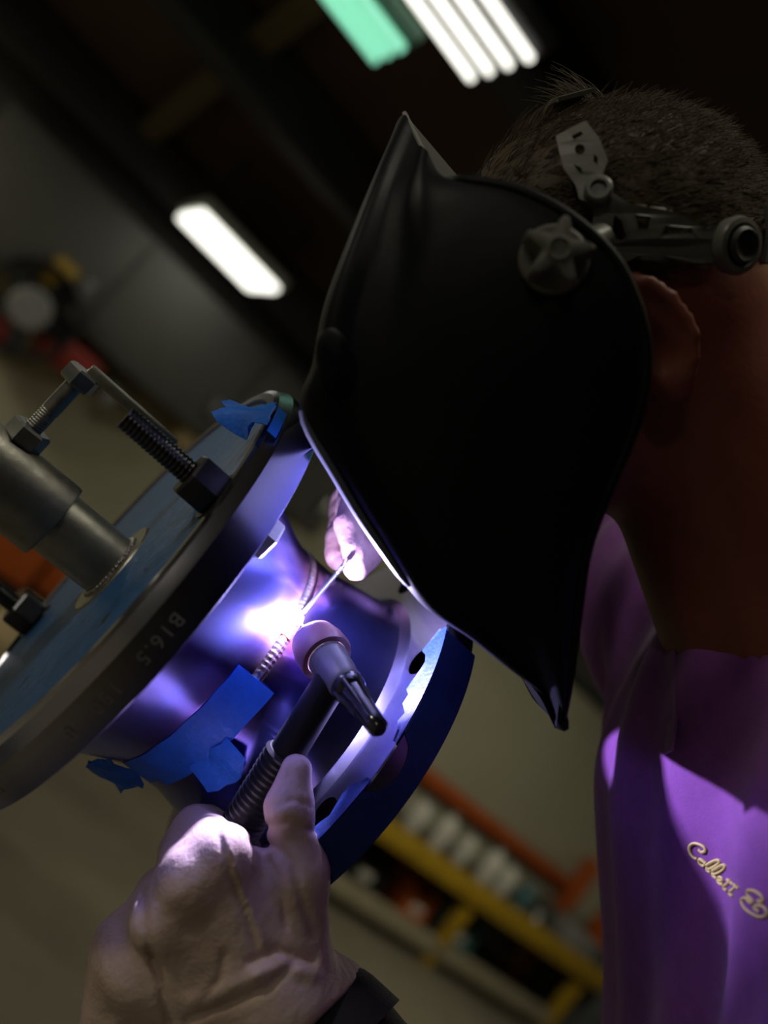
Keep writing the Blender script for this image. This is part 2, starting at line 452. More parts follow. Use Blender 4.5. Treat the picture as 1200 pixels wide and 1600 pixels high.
# ------------------------------------------------------------------ ceiling lights
def fixture(name, cx, cy, cz, length, width, ntube, label, group=None, tubem=TUBE, body=FIXT, power=8.0, color=ROOM_COLOR, tr=0.016, diffuser=False):
    root = empty(name, None, label, 'ceiling light', group, mw=WF @ Matrix.Translation((cx, cy, cz)))
    M = WM[root]
    mb = MB(); mb.add(*box(-width / 2, width / 2, -length / 2, length / 2, 0.0, 0.05, 0.006))
    mesh('housing', mb.v, mb.f, body, root, mw=M, sharp=30)
    if diffuser:
        mesh('diffuser', *box(-width / 2 + 0.01, width / 2 - 0.01, -length / 2 + 0.015, length / 2 - 0.015, -0.03, 0.0, 0.01), tubem, root, mw=M)
    else:
        for i in range(ntube):
            x = (i - (ntube - 1) / 2) * width / ntube
            V, F = cyl(tr, -length / 2 + 0.01, length / 2 - 0.01, 14, 0.004)
            V = [(x + v[0], v[2], v[1] - tr - 0.004) for v in V]
            mesh('tube', V, [f[::-1] for f in F], tubem, root, mw=M)
    zr = roofz(cx) - cz
    for s in (-1, 1):
        mesh('hanger', *box(-0.006, 0.006, s * length * 0.4 - 0.006, s * length * 0.4 + 0.006, 0.05, zr + 0.01), DARKM, root, mw=M, smooth=False)
    if power:
        l = bpy.data.lights.new(name + '_light', 'AREA'); l.shape = 'RECTANGLE'; l.size = width; l.size_y = length
        l.energy = power * ROOM_POWER; l.color = color
        lo = bpy.data.objects.new('lamp_light', l)
        link(lo, M @ Matrix.Translation((0, 0, -0.065)), root)
    return root
x, y, z = roofhit(359, 391, 0.34)
fixture('ceiling_light', x, y, z, 0.47, 0.40, 1, 'single bright rectangular diffuser light hung low over the pale wall', diffuser=True, power=0)
x, y, z = roofhit(722, 12, 0.34)
fixture('ceiling_light', x, y, z, 0.38, 0.38, 4, 'fluorescent fixture with four bare white tubes beside the green light', tr=0.0105, power=0, body=DARKM)
x, y, z = roofhit(545, -12, 0.34)
fixture('ceiling_light', x, y, z, 0.40, 0.24, 3, 'green-tinted fluorescent fixture beside the white four-tube light', tubem=GREENTUBE, body=GREENP, tr=0.014, power=0)
# unseen fill lamps, added to light the glove, plate, hair and wall
for x, y, pw, lab in ((3.9, -8.3, 50, 'added twin-tube fill light hung far out beyond the positioner stand'), (2.2, -1.0, 22, 'added twin-tube fill light hung in front of the yellow workbench'),
                      (1.6, 3.4, 6, 'added twin-tube fill light hung past the orange machine'), (1.0, -6.2, 24, 'added twin-tube fill light hung near the grey wall cabinet')):
    fixture('ceiling_light', x, y, roofz(x) - 0.45, 1.2, 0.3, 2, lab, 'added fill lights over the open floor', power=pw)

fixture('ceiling_light', 6.8, -8.0, 2.75, 1.2, 0.5, 3, 'added three-tube fill light hung low behind the photographer', power=22)  # unseen lamp added to brighten the back of the torch glove
Pl = np.array([-0.35, 0.15, 0]) - WB
fixture('ceiling_light', Pl @ WN, Pl @ WD, 3.2, 1.2, 0.25, 2, 'added twin-tube fill light hung right above the spindle and the positioner', power=12)  # unseen lamp added to light spindle and hair from above
# warm twin tube almost straight above the joint
Pl = np.array([0.74, 1.45, 0]) - WB; x, y = Pl @ WN, Pl @ WD
yl = empty('ceiling_light', None, 'long warm yellow twin-tube light straight above the pipe joint', 'ceiling light', mw=Matrix.Translation((0.74, 1.45, 3.30)) @ Matrix.Rotation(0.06, 4, 'Z'))
mesh('housing', *box(-0.09, 0.09, -1.05, 1.05, 0, 0.05, 0.006), FIXT, yl, mw=WM[yl], sharp=30)
for sx in (-0.045, 0.045):
    V, F = cyl(0.016, -1.03, 1.03, 14, .004); mesh('tube', [(v[0] + sx, v[2], v[1] - .02) for v in V], [f[::-1] for f in F], mat('warm_tube', (1, .9, .5), .5, emit=(1.0, 0.80, 0.32), estr=7.0), yl, mw=WM[yl])
for sy in (-0.8, 0.8):
    mesh('hanger', *box(-.006, .006, sy - .006, sy + .006, .05, roofz(x - 0.883 * sy) - 3.30 + .01), DARKM, yl, mw=WM[yl], smooth=False)

# ------------------------------------------------------------------ background objects (wall frame: x out, y along, z up)
def wbox(name, b, m, label=None, cat=None, group=None, parent=None, bev=0.01):
    o = wmesh(name, box(*b, bev), m, parent)
    if label: prop(o, label, cat, group)
    return o
def wempty(name, x, y, z, label, cat, group=None):
    return empty(name, None, label, cat, group, mw=WF @ Matrix.Translation((x, y, z)))
# yellow workbench along the pale wall
bench = wempty('workbench', 0.35, 0.1, 0, 'long yellow-edged steel workbench against the pale wall', 'workbench')
wbox('bench_top', (0.04, 0.62, -1.6, 1.0, 0.50, 0.54), DARKM, parent=bench)
wbox('front_rail', (0.62, 0.68, -1.6, 1.0, 0.44, 0.56), YELP, parent=bench)
for yy in (-1.5, -0.3, 0.86):
    wbox('leg', (0.56, 0.64, yy - 0.04, yy + 0.04, 0, 0.5), YELP, parent=bench)
    wbox('leg', (0.06, 0.14, yy - 0.04, yy + 0.04, 0, 0.5), YELP, parent=bench)
wbox('lower_beam', (0.56, 0.64, -1.46, 0.82, 0.06, 0.16), BEIGEP, parent=bench)
wbox('lower_shelf', (0.06, 0.56, -1.46, 0.82, 0.10, 0.13), DARKM, parent=bench)
# bins on the lower shelf
for k, (yy, w, m, lab) in enumerate(((-0.95, 0.3, DARKM, 'black parts bin on the lower shelf of the yellow workbench'),
                                (-0.5, 0.22, ORAP, 'dull orange parts bin on the lower shelf of the yellow workbench'),
                                (-0.1, 0.3, TEALP, 'dark teal parts bin on the lower shelf of the yellow workbench'))):
    b = wempty('parts_bin', 0.35, yy, 0.13, lab, 'bin')
    mb = MB(); mb.add(*box(0.2, 0.5, yy - w / 2, yy + w / 2, 0.13, 0.14)); mb.add(*box(0.2, 0.21, yy - w / 2, yy + w / 2, 0.13, 0.33))
    mb.add(*box(0.49, 0.5, yy - w / 2, yy + w / 2, 0.13, 0.27)); mb.add(*box(0.2, 0.5, yy - w / 2, yy - w / 2 + 0.01, 0.13, 0.33)); mb.add(*box(0.2, 0.5, yy + w / 2 - 0.01, yy + w / 2, 0.13, 0.33))
    wmesh('tub', (mb.v, mb.f), m, b, smooth=False)
    wbox('label_holder', (0.5, 0.505, yy - 0.05, yy + 0.05, 0.18, 0.23), WHITEP, parent=b, bev=0.001)
# orange rack behind the bench
rack = wempty('pallet_rack', 0.15, 0.1, 0, 'orange rack with a long beam behind the yellow workbench', 'rack')
wbox('beam', (0.02, 0.10, -1.55, 0.95, 0.76, 0.85), ORAP, parent=rack)
for yy in (-1.55, 0.95):
    wbox('upright', (0.02, 0.12, yy - 0.05, yy + 0.05, 0, 1.05), ORAP, parent=rack)
# white jugs on the bench
def jug(x, y, z, r, h, m, capm, label, group=None, cat='bottle'):
    t = wempty('bottle', x, y, z, label, cat, group)
    V, F = lathe([(1e-5, 0), (r * .9, 0), (r, .012), (r, h * .62), (r * .8, h * .76), (r * .38, h * .85), (r * .38, h * .93), (1e-5, h * .93)], 20)
    mesh('jug_body', V, F, m, t, mw=WM[t])
    V, F = cyl(r * .45, h * .9, h, 16, .004); mesh('cap', V, F, capm, t, mw=WM[t])
JUGL = ['white plastic jug standing farthest from the teal bottle on the workbench', 'fourth white plastic jug from the teal bottle on the workbench', 'third white plastic jug from the teal bottle on the workbench',
        'second white plastic jug from the teal bottle on the workbench', 'white plastic jug standing right next to the teal bottle']
for k, (yy, m) in enumerate(((-0.86, WHITEP), (-0.66, WHITEP), (-0.42, WHITEP), (-0.2, WHITEP), (0.0, WHITEP))):
    jug(0.42 + 0.03 * (k % 2), yy, 0.54, 0.062 - 0.004 * (k % 3), 0.2 + 0.03 * (k % 2), m, GREYP, JUGL[k], 'white jugs in a row on the workbench')
jug(0.45, 0.18, 0.54, 0.06, 0.18, TEALP, GREYP, 'dark teal bottle at the end of the row of jugs on the workbench')
t = wempty('paint_can', 0.42, 0.42, 0.54, 'round silver paint can standing near the end of the yellow workbench', 'can')
mesh('can_body', *lathe([(1e-5, 0), (.075, 0), (.078, .006), (.075, .012), (.075, .15), (.078, .156), (.07, .158), (1e-5, .152)], 24), ZINC, t, mw=WM[t])
mesh('bail_handle', *tube([(0, .076 * math.cos(a), .13 - .07 * math.sin(a)) for a in np.linspace(0, math.pi, 14)], .003, 6), ZINC, t, mw=WM[t])
wbox('storage_box', (0.3, 0.55, 0.62, 0.9, 0.54, 0.66), GREYP, 'grey storage box at the end of the yellow workbench', 'box')
# things to the right of the bench
grd = wempty('machine', 0.4, 1.35, 0, 'orange machine with a white panel beside the end of the workbench', 'machine')
wbox('machine_body', (0.12, 0.66, 1.12, 1.62, 0.0, 0.62), MACH, parent=grd, bev=0.02)
wbox('hood', (0.16, 0.62, 1.14, 1.6, 0.62, 0.86), ORAP, parent=grd, bev=0.04)
wbox('panel', (0.62, 0.64, 1.2, 1.5, 0.66, 0.82), WHITEP, parent=grd)
wbox('arm', (0.34, 0.44, 1.16, 1.26, 0.86, 1.22), GREYP, parent=grd, bev=0.02)
t = wempty('lumber', 0.86, 1.35, 0, 'brown timber beam lying on blocks in front of the orange machine', 'timber')
wbox('timber_beam', (0.76, 0.90, 0.9, 2.3, 0.10, 0.22), WOODM, parent=t)
for yy in (1.05, 2.1): wbox('block', (0.74, 0.92, yy - 0.06, yy + 0.06, 0, 0.10), DARKM, parent=t)
V, F = lathe([(1e-5, 0), (.09, 0), (.10, .02), (.11, .24), (.115, .25), (.10, .25), (.095, .03), (1e-5, .03)], 24)
t = wempty('bucket', 1.12, 1.75, 0, 'small orange bucket on the floor beside the timber beam', 'bucket')
mesh('pail', V, F, ORAP, t, mw=WM[t]); mesh('bail_handle', *tube([(0, .113 * math.cos(a), .24 - .1 * math.sin(a)) for a in np.linspace(0, math.pi, 14)], .003, 6), ZINC, t, mw=WM[t])
wbox('steel_block', (1.0, 1.25, 1.2, 1.5, 0, 0.16), GREYP, 'grey steel block on the floor in front of the timber beam', 'block')
# left side: wall cabinets with things on top
cab = wempty('wall_cabinet', 0.2, -4.0, 1.36, 'dark grey steel wall cabinet mounted high on the pale wall', 'cabinet')
wbox('carcass', (0.0, 0.34, -4.75, -2.45, 1.42, 1.95), DARKWALL, parent=cab)
for k in range(3):
    d = wbox('door', (0.34, 0.36, -4.74 + k * 0.765, -4.74 + k * 0.765 + 0.75, 1.43, 1.94), DARKWALL, parent=cab)
    wbox('handle', (0.36, 0.38, -4.74 + k * 0.765 + 0.66, -4.74 + k * 0.765 + 0.69, 1.5, 1.62), ZINC, parent=d, bev=0.004)
def wallthing(px, py, off): return wallhit(px, py, off)
# fan on the wall cabinet front
off, yy, zz = wallhit(45, 482, 0.42)
fan = wempty('wall_fan', off, yy, zz, 'round black fan with a grey hub on the wall cabinet', 'fan')
V, F = lathe([(.20, -.04), (.215, -.02), (.215, .03), (.20, .05), (.19, .03), (.19, -.02)], 36, closed=True)
q = lambda V: [(v[2], v[0], v[1]) for v in V]
mesh('ring', q(V), F, DARKM, fan, mw=WM[fan]); V, F = cyl(.09, -.05, .05, 24, .012); mesh('hub', q(V), F, GREYP, fan, mw=WM[fan])
for k in range(5):
    a = k * 2 * math.pi / 5
    V, F = box(.08, .195, -.035, .035, -.004, .004, .002)
    V = [(v[0] * math.cos(a) - v[1] * math.sin(a), v[0] * math.sin(a) + v[1] * math.cos(a), v[2] + 0.3 * v[1]) for v in V]
    mesh('blade', q(V), F, DARKM, fan, mw=WM[fan])
mesh('bracket', *box(-.1, -.04, -.03, .03, -.05, .05, .005), DARKM, fan, mw=WM[fan])
# red rail tools under the cabinet
def onwall(name, px, py, off, sy, sz, sx, m, label, cat, bev=0.015):
    o_, yy, zz = wallhit(px, py, off)
    return wbox(name, (0.002, off, yy - sy / 2, yy + sy / 2, zz - sz / 2, zz + sz / 2), m, label, cat, bev=bev)
onwall('toolbox', 10, 520, 0.4, 0.14, 0.14, .3, REDP, 'red metal toolbox beside the round black fan', 'toolbox')
onwall('red_case', 112, 562, 0.4, 0.26, 0.13, .3, REDP, 'long red metal box under the grey wall cabinet', 'box')
onwall('sign_plate', 95, 432, 0.4, 0.11, 0.14, .02, YELP, 'small yellow plate on the grey wall cabinet above the fan', 'plate')
onwall('switch_box', 172, 618, 0.30, 0.07, 0.10, .02, GREYP, 'small grey switch box at the end of the long red box', 'switch box')
onwall('tan_box', 296, 688, 0.3, 0.10, 0.13, .2, TANP, 'small tan box on the pale wall below the grey cabinet', 'box')
onwall('junction_box', 607, 915, 0.2, 0.07, 0.07, .2, WHITEP, 'small pale junction box on the upper wall above the weld', 'box')
# orange machine seen below the spindle
om = wempty('floor_jack', 0.6, -2.95, 0, 'orange steel stand on the floor below the spindle pipe', 'stand')
_, ya, za = wallhit(25, 850, 1.2); _, yb, zb = wallhit(110, 905, 1.2)
wbox('stand_top', (1.0, 1.2, ya - 0.16, ya + 0.13, za - 0.12, za + 0.12), ORAP, parent=om)
wbox('stand_top', (1.0, 1.2, yb - 0.08, yb + 0.10, zb - 0.10, zb + 0.1), ORAP, parent=om)
wbox('column', (1.02, 1.16, ya - 0.02, yb + 0.02, 0, za - 0.05), DARKM, parent=om)
wbox('base', (0.85, 1.35, ya - 0.2, yb + 0.2, 0, 0.05), DARKM, parent=om)
_, yt, zt = wallhit(12, 1000, 1.9)
tp = wempty('sack', 1.9, yt, 0, 'tan canvas sack standing on the floor under the blue plate', 'sack')
V, F = lathe([(1e-5, 0), (.15, 0), (.2, .06), (.19, zt * .6), (.15, zt + .02), (.05, zt + .08), (.06, zt + .13), (1e-5, zt + .13)], 28)
V = [(v[0] * (1 + .08 * math.sin(5 * v[2] * 6)), v[1] * (1 + .06 * math.sin(9 * v[2])), v[2]) for v in V]
mesh('sack_body', V, F, TANP, tp, mw=WM[tp])
mesh('tie', *lathe([(.052, zt + .085), (.062, zt + .09), (.052, zt + .095)], 20), DARKM, tp, mw=WM[tp])

# ================================================================== WORKPIECE
th, ph = 0.753, 0.311
AX = np.array([math.cos(th) * math.cos(ph), math.sin(th) * math.cos(ph), math.sin(ph)])
OC = np.array([-0.14826, 0.03577, 0.54098])
AU = norm(np.cross(AX, [0, 0, 1])); AV = np.cross(AX, AU)
DIRW = lambda v: v[0] * RT - v[1] * UP + v[2] * FWD
WORK = frame(C2W(OC), DIRW(AU), DIRW(AV), DIRW(AX))          # local x = u (image up-right), y = v (towards viewer), z = along the axis
LEN, R1, R2, RW = 0.160, 0.1395, 0.1235, 0.0794
def lc(theta, r, z):       # local point at angle theta from v towards u
    return np.array([r * math.sin(theta), r * math.cos(theta), z])
def W2C(p): return OC + p[0] * AU + p[1] * AV + p[2] * AX
def workmesh(name, vf, m, parent=None, **k): return mesh(name, vf[0], vf[1], m, parent, mw=WORK, **k)
def dense(prof, step=0.004):
    out = [prof[0]]
    for a, b in zip(prof[:-1], prof[1:]):
        n = max(1, int(math.hypot(b[0] - a[0], b[1] - a[1]) / step))
        for i in range(1, n + 1): out.append((a[0] + (b[0] - a[0]) * i / n, a[1] + (b[1] - a[1]) * i / n))
    return out
def bore(o, spots, r, z0, z1, m=None):
    """drill real holes through a part"""
    mb = MB()
    for (x, y) in spots:
        V, F = cyl(r, z0, z1, 32); mb.add([(v[0] + x, v[1] + y, v[2]) for v in V], F)
    cut = mesh('cutter', mb.v, mb.f, STEEL, mw=WM[o])
    md = o.modifiers.new('holes', 'BOOLEAN'); md.object = cut; md.operation = 'DIFFERENCE'; md.solver = 'EXACT'
    dg = bpy.context.evaluated_depsgraph_get(); dg.update()
    me = bpy.data.meshes.new_from_object(o.evaluated_get(dg))
    o.modifiers.clear(); o.data = me
    me.set_sharp_from_angle(angle=math.radians(30))
    bpy.data.objects.remove(cut)
zc = 0.0745
# flange bolted to the plate
fl = empty('pipe_flange', None, 'steel weld-neck flange bolted to the blue plate, numbers stamped on its rim', 'flange', mw=WORK)
prof = [(0.068, -0.004), (0.127, -0.004), (0.1275, -0.008), (0.1325, -0.008), (0.1355, -0.0065), (0.1385, -0.0015), (R1, 0.0), (R1, 0.0185), (0.1388, 0.0191), (0.104, 0.0191), (0.098, 0.0215),
        (0.094, 0.030), (0.0855, 0.050), (0.0815, 0.060), (RW, 0.067), (RW, zc - 0.0035), (RW - 0.0055, zc - 0.0006), (0.068, zc - 0.0006)]
V, F = lathe(prof, 144, closed=True)
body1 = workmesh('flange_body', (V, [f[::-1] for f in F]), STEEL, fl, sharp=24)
TB = math.radians(42)
# flange being welded on
fr = empty('pipe_flange', None, 'steel weld-neck flange with open bolt holes, blue tape along its rim', 'flange', mw=WORK)
prof2 = [(0.068, zc + 0.0006), (RW - 0.0055, zc + 0.0006), (RW, zc + 0.0035), (RW, LEN - 0.067), (0.0825, LEN - 0.052), (0.0855, LEN - 0.036), (0.0885, LEN - 0.0255), (0.094, LEN - 0.0216),
         (0.1225, LEN - 0.0213), (R2, LEN - 0.0205), (R2, LEN - 0.001), (R2 - 0.001, LEN), (0.068, LEN)]
V, F = lathe(prof2, 144, closed=True)
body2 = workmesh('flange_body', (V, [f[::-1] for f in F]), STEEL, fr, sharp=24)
hole_t = [math.radians(50 - 51.43 * k) for k in range(7)]
bore(body2, [tuple(lc(t, 0.1075, 0)[:2]) for t in hole_t], 0.0088, LEN - 0.03, LEN + 0.01)
for p_, f_ in ((fl, WORK),): pass
# stamped characters on the rim
def rimtext(s, theta0, z0, size, parent, gap=0.0):
    cu = bpy.data.curves.new('stamp', 'FONT'); cu.body = s; cu.size = size; cu.space_character = 1.25
    to = bpy.data.objects.new('stamp', cu); COL.objects.link(to)
    dg = bpy.context.evaluated_depsgraph_get(); dg.update()
    me = bpy.data.meshes.new_from_object(to.evaluated_get(dg)); bpy.data.objects.remove(to)
    V = []
    for v in me.vertices:
        p = lc(theta0 - v.co.x / R1, R1 + 0.00025, z0 + v.co.y); V.append(p)
    F = [list(p.vertices) for p in me.polygons]
    o = workmesh('stamped_characters', (V, F), mat('stamp_mark', (0.34, 0.34, 0.37), 0.5, 0.5, var=0.25, scale=900, thresh=(0.4, 0.6)), parent, smooth=False)
    return o
rimtext('B16.5   150   8', math.radians(14.5), 0.006, 0.0095, fl)
rimtext('H V', math.radians(-37), 0.006, 0.008, fl)
rimtext('A IIIV', math.radians(-52), 0.006, 0.009, fl)
# weld bead in the groove: finished part beyond the torch and the glowing part by the arc
TARC = math.radians(43)
def beadmesh(name, t0, t1, m, parent, r=RW - 0.0008, wdt=0.0034, wob=0.0004):
    n = max(6, int(abs(t1 - t0) / 0.012)); V = []; k = 9
    for i in range(n + 1):
        t = t0 + (t1 - t0) * i / n
        w = wdt * (1 + 0.08 * math.sin(i * 2.1))
        for j in range(k):
            a = math.pi * j / (k - 1)
            V.append(lc(t, r - 0.002 + (0.0032 + wob * math.sin(i * 1.9)) * math.sin(a), zc - w * math.cos(a)))
    return workmesh(name, (V, grid_faces(n + 1, k)), m, parent, sharp=None)
bd = beadmesh('weld_seam', TARC + 0.03, TARC + 1.75, BEAD, None)
beadmesh('root_run', math.radians(8), TARC - 0.10, BEAD, bd, r=RW - 0.0022, wdt=0.0030)
prop(bd, 'rippled silver weld seam running around the joint behind the filler rod', 'weld')
prop(beadmesh('hot_seam', TARC - 0.14, TARC + 0.05, HOT, None, r=RW - 0.0016), 'glowing red-hot length of weld in the joint under the torch cup', 'weld')
# mounting plate and spindle
pl = empty('mounting_plate', None, 'blue-painted round plate on a grey spindle pipe, bolted to the stamped flange', 'plate', mw=WORK)
V, F = lathe([(1e-5, -0.0062), (0.125, -0.0062), (0.1268, -0.0052), (0.1268, -0.0042), (1e-5, -0.0042)], 96)
workmesh('plate_disc', (V, [f[::-1] for f in F]), BLUEPAINT, pl)
V, F = lathe([(0.030, -0.0064), (0.0303, -0.006), (0.019, -0.006), (0.019, -0.0072), (0.0292, -0.0072)], 64, closed=True)
workmesh('bare_ring', (V, F), PIPE, pl)
V, F = lathe([(0.0185, -0.006), (0.0185, -0.070), (0.0145, -0.070), (0.0145, -0.006)], 48, closed=True)
workmesh('spindle_pipe', (V, F), PIPE, pl)
mb = MB()
for i in range(46):
    a = 2 * math.pi * i / 46; c = (0.0192 * math.cos(a), 0.0192 * math.sin(a), -0.0072)
    V, F = lathe([(1e-5, -.0022), (.0016, -.0016), (.0022, 0), (.0016, .0016), (1e-5, .0022)], 8)
    mb.add([(v[0] + c[0], v[1] + c[1], v[2] + c[2]) for v in V], F)
workmesh('fillet_weld', (mb.v, mb.f), BEAD, pl)
# sleeve, headstock and pedestal (positioner)
base_w = C2W(W2C((0, 0, -0.56)))
pos = empty('welding_positioner', (base_w[0], base_w[1], 0), 'grey pipe sleeve of the welding positioner holding the blue plate', 'positioner')
V, F = lathe([(0.0225, -0.047), (0.0230, -0.0485), (0.0230, -0.46), (0.0188, -0.46), (0.0188, -0.047)], 56, closed=True)
workmesh('sleeve', (V, F), PIPE, pos)
workmesh('headstock', box(-0.11, 0.11, -0.11, 0.11, -0.66, -0.44, 0.012), MACH, pos)
cz_ = base_w[2]
V, F = cyl(0.06, 0.03, cz_ - 0.09, 28); mesh('pedestal', [(v[0] + base_w[0], v[1] + base_w[1], v[2]) for v in V], F, MACH, pos)
V, F = cyl(0.26, 0.0, 0.035, 36, 0.006); mesh('foot_plate', [(v[0] + base_w[0], v[1] + base_w[1], v[2]) for v in V], F, MACH, pos)
# bolts through plate and flange
def sub(theta, r):            # frame of a bolt: z along the axis
    p = lc(theta, r, 0); return WORK @ Matrix.Translation(Vector(p))
def through_bolt(theta, label):
    M = sub(theta, 0.117)
    b = empty('hex_bolt', None, label, 'bolt', mw=M)
    mesh('threaded_shank', *thread(0.0062, -0.062, 0.02, 0.00235, 0.0009, 24), BLACKBOLT, b, mw=M, sharp=60)
    mesh('nut', *prism(6, 0.0128, -0.0235, -0.007, 0.0014, rot=0.4), BLACKBOLT, b, mw=M, sharp=25)
    mesh('washer', *lathe([(0.0066, -0.0071), (0.0138, -0.0071), (0.0138, -0.0062), (0.0066, -0.0062)], 32, closed=True), BLACKBOLT, b, mw=M, sharp=25)
    mesh('bolt_head', *prism(6, 0.0118, 0.0192, 0.0285, 0.0014, rot=0.2), ZINC, b, mw=M, sharp=25)
through_bolt(TB, 'long black threaded bolt with a hex nut standing on the blue plate')
through_bolt(TB + math.pi, 'blurred bolt with nut across the blue plate, behind the spindle pipe')
# clamping screw with a bar handle on the sleeve
SZ = -0.088
SM = WORK @ Matrix.Translation((0, 0, SZ)) @ Matrix(((0, 0, 1, 0), (0, 1, 0, 0), (-1, 0, 0, 0), (0, 0, 0, 1)))    # its z = local u
sc = empty('clamp_screw', None, 'grey clamping screw with two hex nuts and a bar handle on the sleeve', 'screw', mw=SM)
mesh('screw_shank', *thread(0.0052, 0.018, 0.052, 0.0016, 0.0006, 24), ZINC, sc, mw=SM, sharp=60)
mesh('smooth_shank', *cyl(0.0051, 0.045, 0.068, 20), ZINC, sc, mw=SM)
mesh('lock_nut', *prism(6, 0.0115, 0.0215, 0.0325, 0.0014, rot=0.15), ZINC, sc, mw=SM, sharp=25)
mesh('screw_head', *prism(6, 0.0102, 0.0635, 0.0735, 0.0014, rot=0.3), ZINC, sc, mw=SM, sharp=25)
# bar runs along the spindle axis (local -x of SM is +axis)
mesh('bar_handle', *box(-0.060, 0.000, -0.006, 0.006, 0.0725, 0.0785, 0.001), PIPE, sc, mw=SM, sharp=25)
V, F = lathe([(1e-5, .0045), (.0038, .003), (.005, 0), (.0038, -.003), (1e-5, -.0045)], 12)
mesh('tack_weld', [(v[0] - 0.004, v[1] - 0.006, v[2] + 0.073) for v in V], F, BEAD, sc, mw=SM)

# ------------------------------------------------------------------ blue tape
def sheet(name, pts, m, parent=None, label=None, cat=None, t=0.0004, group=None):
    """pts: rows x cols array of local work coordinates"""
    P = np.asarray(pts, float); r, c = P.shape[:2]
    V, F = solidify(P.reshape(-1, 3), grid_faces(r, c), t)
    o = workmesh(name, (V, F), m, parent, sharp=50)
    if label: prop(o, label, cat, group)
    return o
# strip over the joint
tp1 = empty('tape_strip', None, 'bright blue tape strip covering the open joint below the torch', 'tape', mw=WORK)
rows = []
for i in range(40):
    t = math.radians(15 - i * 1.8)
    z0 = zc - 0.0125 + 0.0003 * math.sin(i * .7); z1 = zc + 0.0115 + 0.0003 * math.sin(i * .5 + 1) - (0.005 if i > 34 else 0)
    rows.append([lc(t, RW + 0.0016 + (0.0012 if 0 < j < 6 else 0) * 0, z0 + (z1 - z0) * j / 6) for j in range(7)])
sheet('strip', rows, TAPE, tp1)
rows = []                      # torn corner standing off towards the torch
for i in range(7):
    t = math.radians(-8 - i * 3.2)
    rows.append([lc(t, RW + 0.002 + 0.0015 * j + 0.001 * math.sin(i * 1.3), zc + 0.008 + 0.0052 * j * (1 - 0.10 * abs(i - 3)) + 0.001 * math.sin(i * 2 + j)) for j in range(5)])
sheet('torn_corner', rows, TAPE, tp1)
rows = []                      # crumpled loose end
for i in range(8):
    t = math.radians(-56 - i * 3.0)
    rows.append([lc(t, RW + 0.003 + 0.004 * i / 3 + 0.002 * math.sin(i * 1.9 + j * 1.4), zc - 0.021 + 0.0052 * j + 0.002 * math.sin(i * 1.1)) for j in range(6)])
sheet('loose_end', rows, TAPE, tp1)
# tape round the rim of the right-hand flange
tp2 = empty('tape_band', None, 'blue tape band, shade put into its colour, wrapped along the rim of the flange with open holes', 'tape', mw=WORK)
def prof_wob(i, s): return 0.5 * math.sin(i * 1.7 + s) + 0.5 * math.sin(i * .83 + 2 * s)
zf = LEN - 0.0213
rows = []
N = 60
for i in range(N):
    t = math.radians(57 - i * 2.05)
    inner = zf - 0.0002
    if 15 < i < 23: inner = zf + 0.0105 * math.sin(math.pi * (i - 15) / 8) ** 0.5        # torn gap showing the steel
    rows.append([lc(t, R2 + 0.0007, inner + (LEN + 0.001 - inner) * j / 5) for j in range(6)])
sheet('rim_band', [r[::-1] for r in rows], TAPE_SHADE, tp2)
def flap(seq, nm):
    rows = []
    for (deg, rin) in seq:
        rows.append([lc(math.radians(deg), rin + (R2 + 0.0007 - rin) * j / 4, zf - 0.0007 - 0.0016 * abs(math.sin(deg * .9 + j * 1.1)) * (1 - j / 4)) for j in range(5)])
    return sheet(nm, rows, TAPE_SHADE, tp2)
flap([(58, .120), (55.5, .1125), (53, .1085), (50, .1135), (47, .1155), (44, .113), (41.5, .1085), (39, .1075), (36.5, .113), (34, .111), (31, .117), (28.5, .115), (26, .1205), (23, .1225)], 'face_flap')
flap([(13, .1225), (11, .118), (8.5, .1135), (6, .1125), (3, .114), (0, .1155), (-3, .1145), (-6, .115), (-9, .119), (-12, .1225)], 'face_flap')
# crumpled tag of tape at the top of the stamped flange
tp3 = empty('tape_tag', None, 'small crumpled bright blue tape tag at the top edge of the stamped flange', 'tape', mw=WORK)
rows = []
for i in range(10):
    t = math.radians(59 + i * 1.3)
    rows.append([lc(t, 0.139 - 0.0027 * j + 0.001 * math.sin(i * 1.3 + j), -0.0095 - 0.0016 * j * (1 + 0.9 * math.sin(i * .9 + j * 1.0)) - 0.003 * max(0, math.sin(i * .55)) * (j > 1)) for j in range(8)])
sheet('crumple', rows, TAPE, tp3)
rows = []
for i in range(10):
    t = math.radians(57 + i * 1.2)
    rows.append([lc(t, 0.1395 + 0.0005, -0.0085 + 0.0028 * j) for j in range(3)])
sheet('edge_fold', [r[::-1] for r in rows], TAPE, tp3)

# ================================================================== ARC, TORCH, FILLER ROD
ARC = W2C(lc(TARC, RW + 0.0015, zc))
l = bpy.data.lights.new('arc_light', 'POINT'); l.energy = ARC_POWER; l.color = ARC_COLOR; l.shadow_soft_size = 0.0025
arc = empty('welding_arc', None, 'blinding blue-white welding arc at the tip of the torch', 'arc', mw=Matrix.Translation(Vector(C2W(ARC))))
V, F = lathe([(1e-5, -.0032), (.002, -.0026), (.0032, 0), (.002, .0026), (1e-5, .0032)], 14)
mesh('plasma', V, F, ARCM, arc, mw=WM[arc])
lo = bpy.data.objects.new('arc_light', l)
TAX = norm([0.46, 0.446, -0.767])       # torch head axis, from the arc out to the back cap
link(lo, Matrix.Translation(Vector(C2W(W2C(lc(TARC, RW + 0.0075, zc))))), arc)
TO = ARC + TAX * 0.019
HB = pp(372, 1300, 0.487)                       # a point of the handle in the fist
TH = TO + TAX * 0.030                        # where the handle leaves the head
hd = norm(HB - TH)
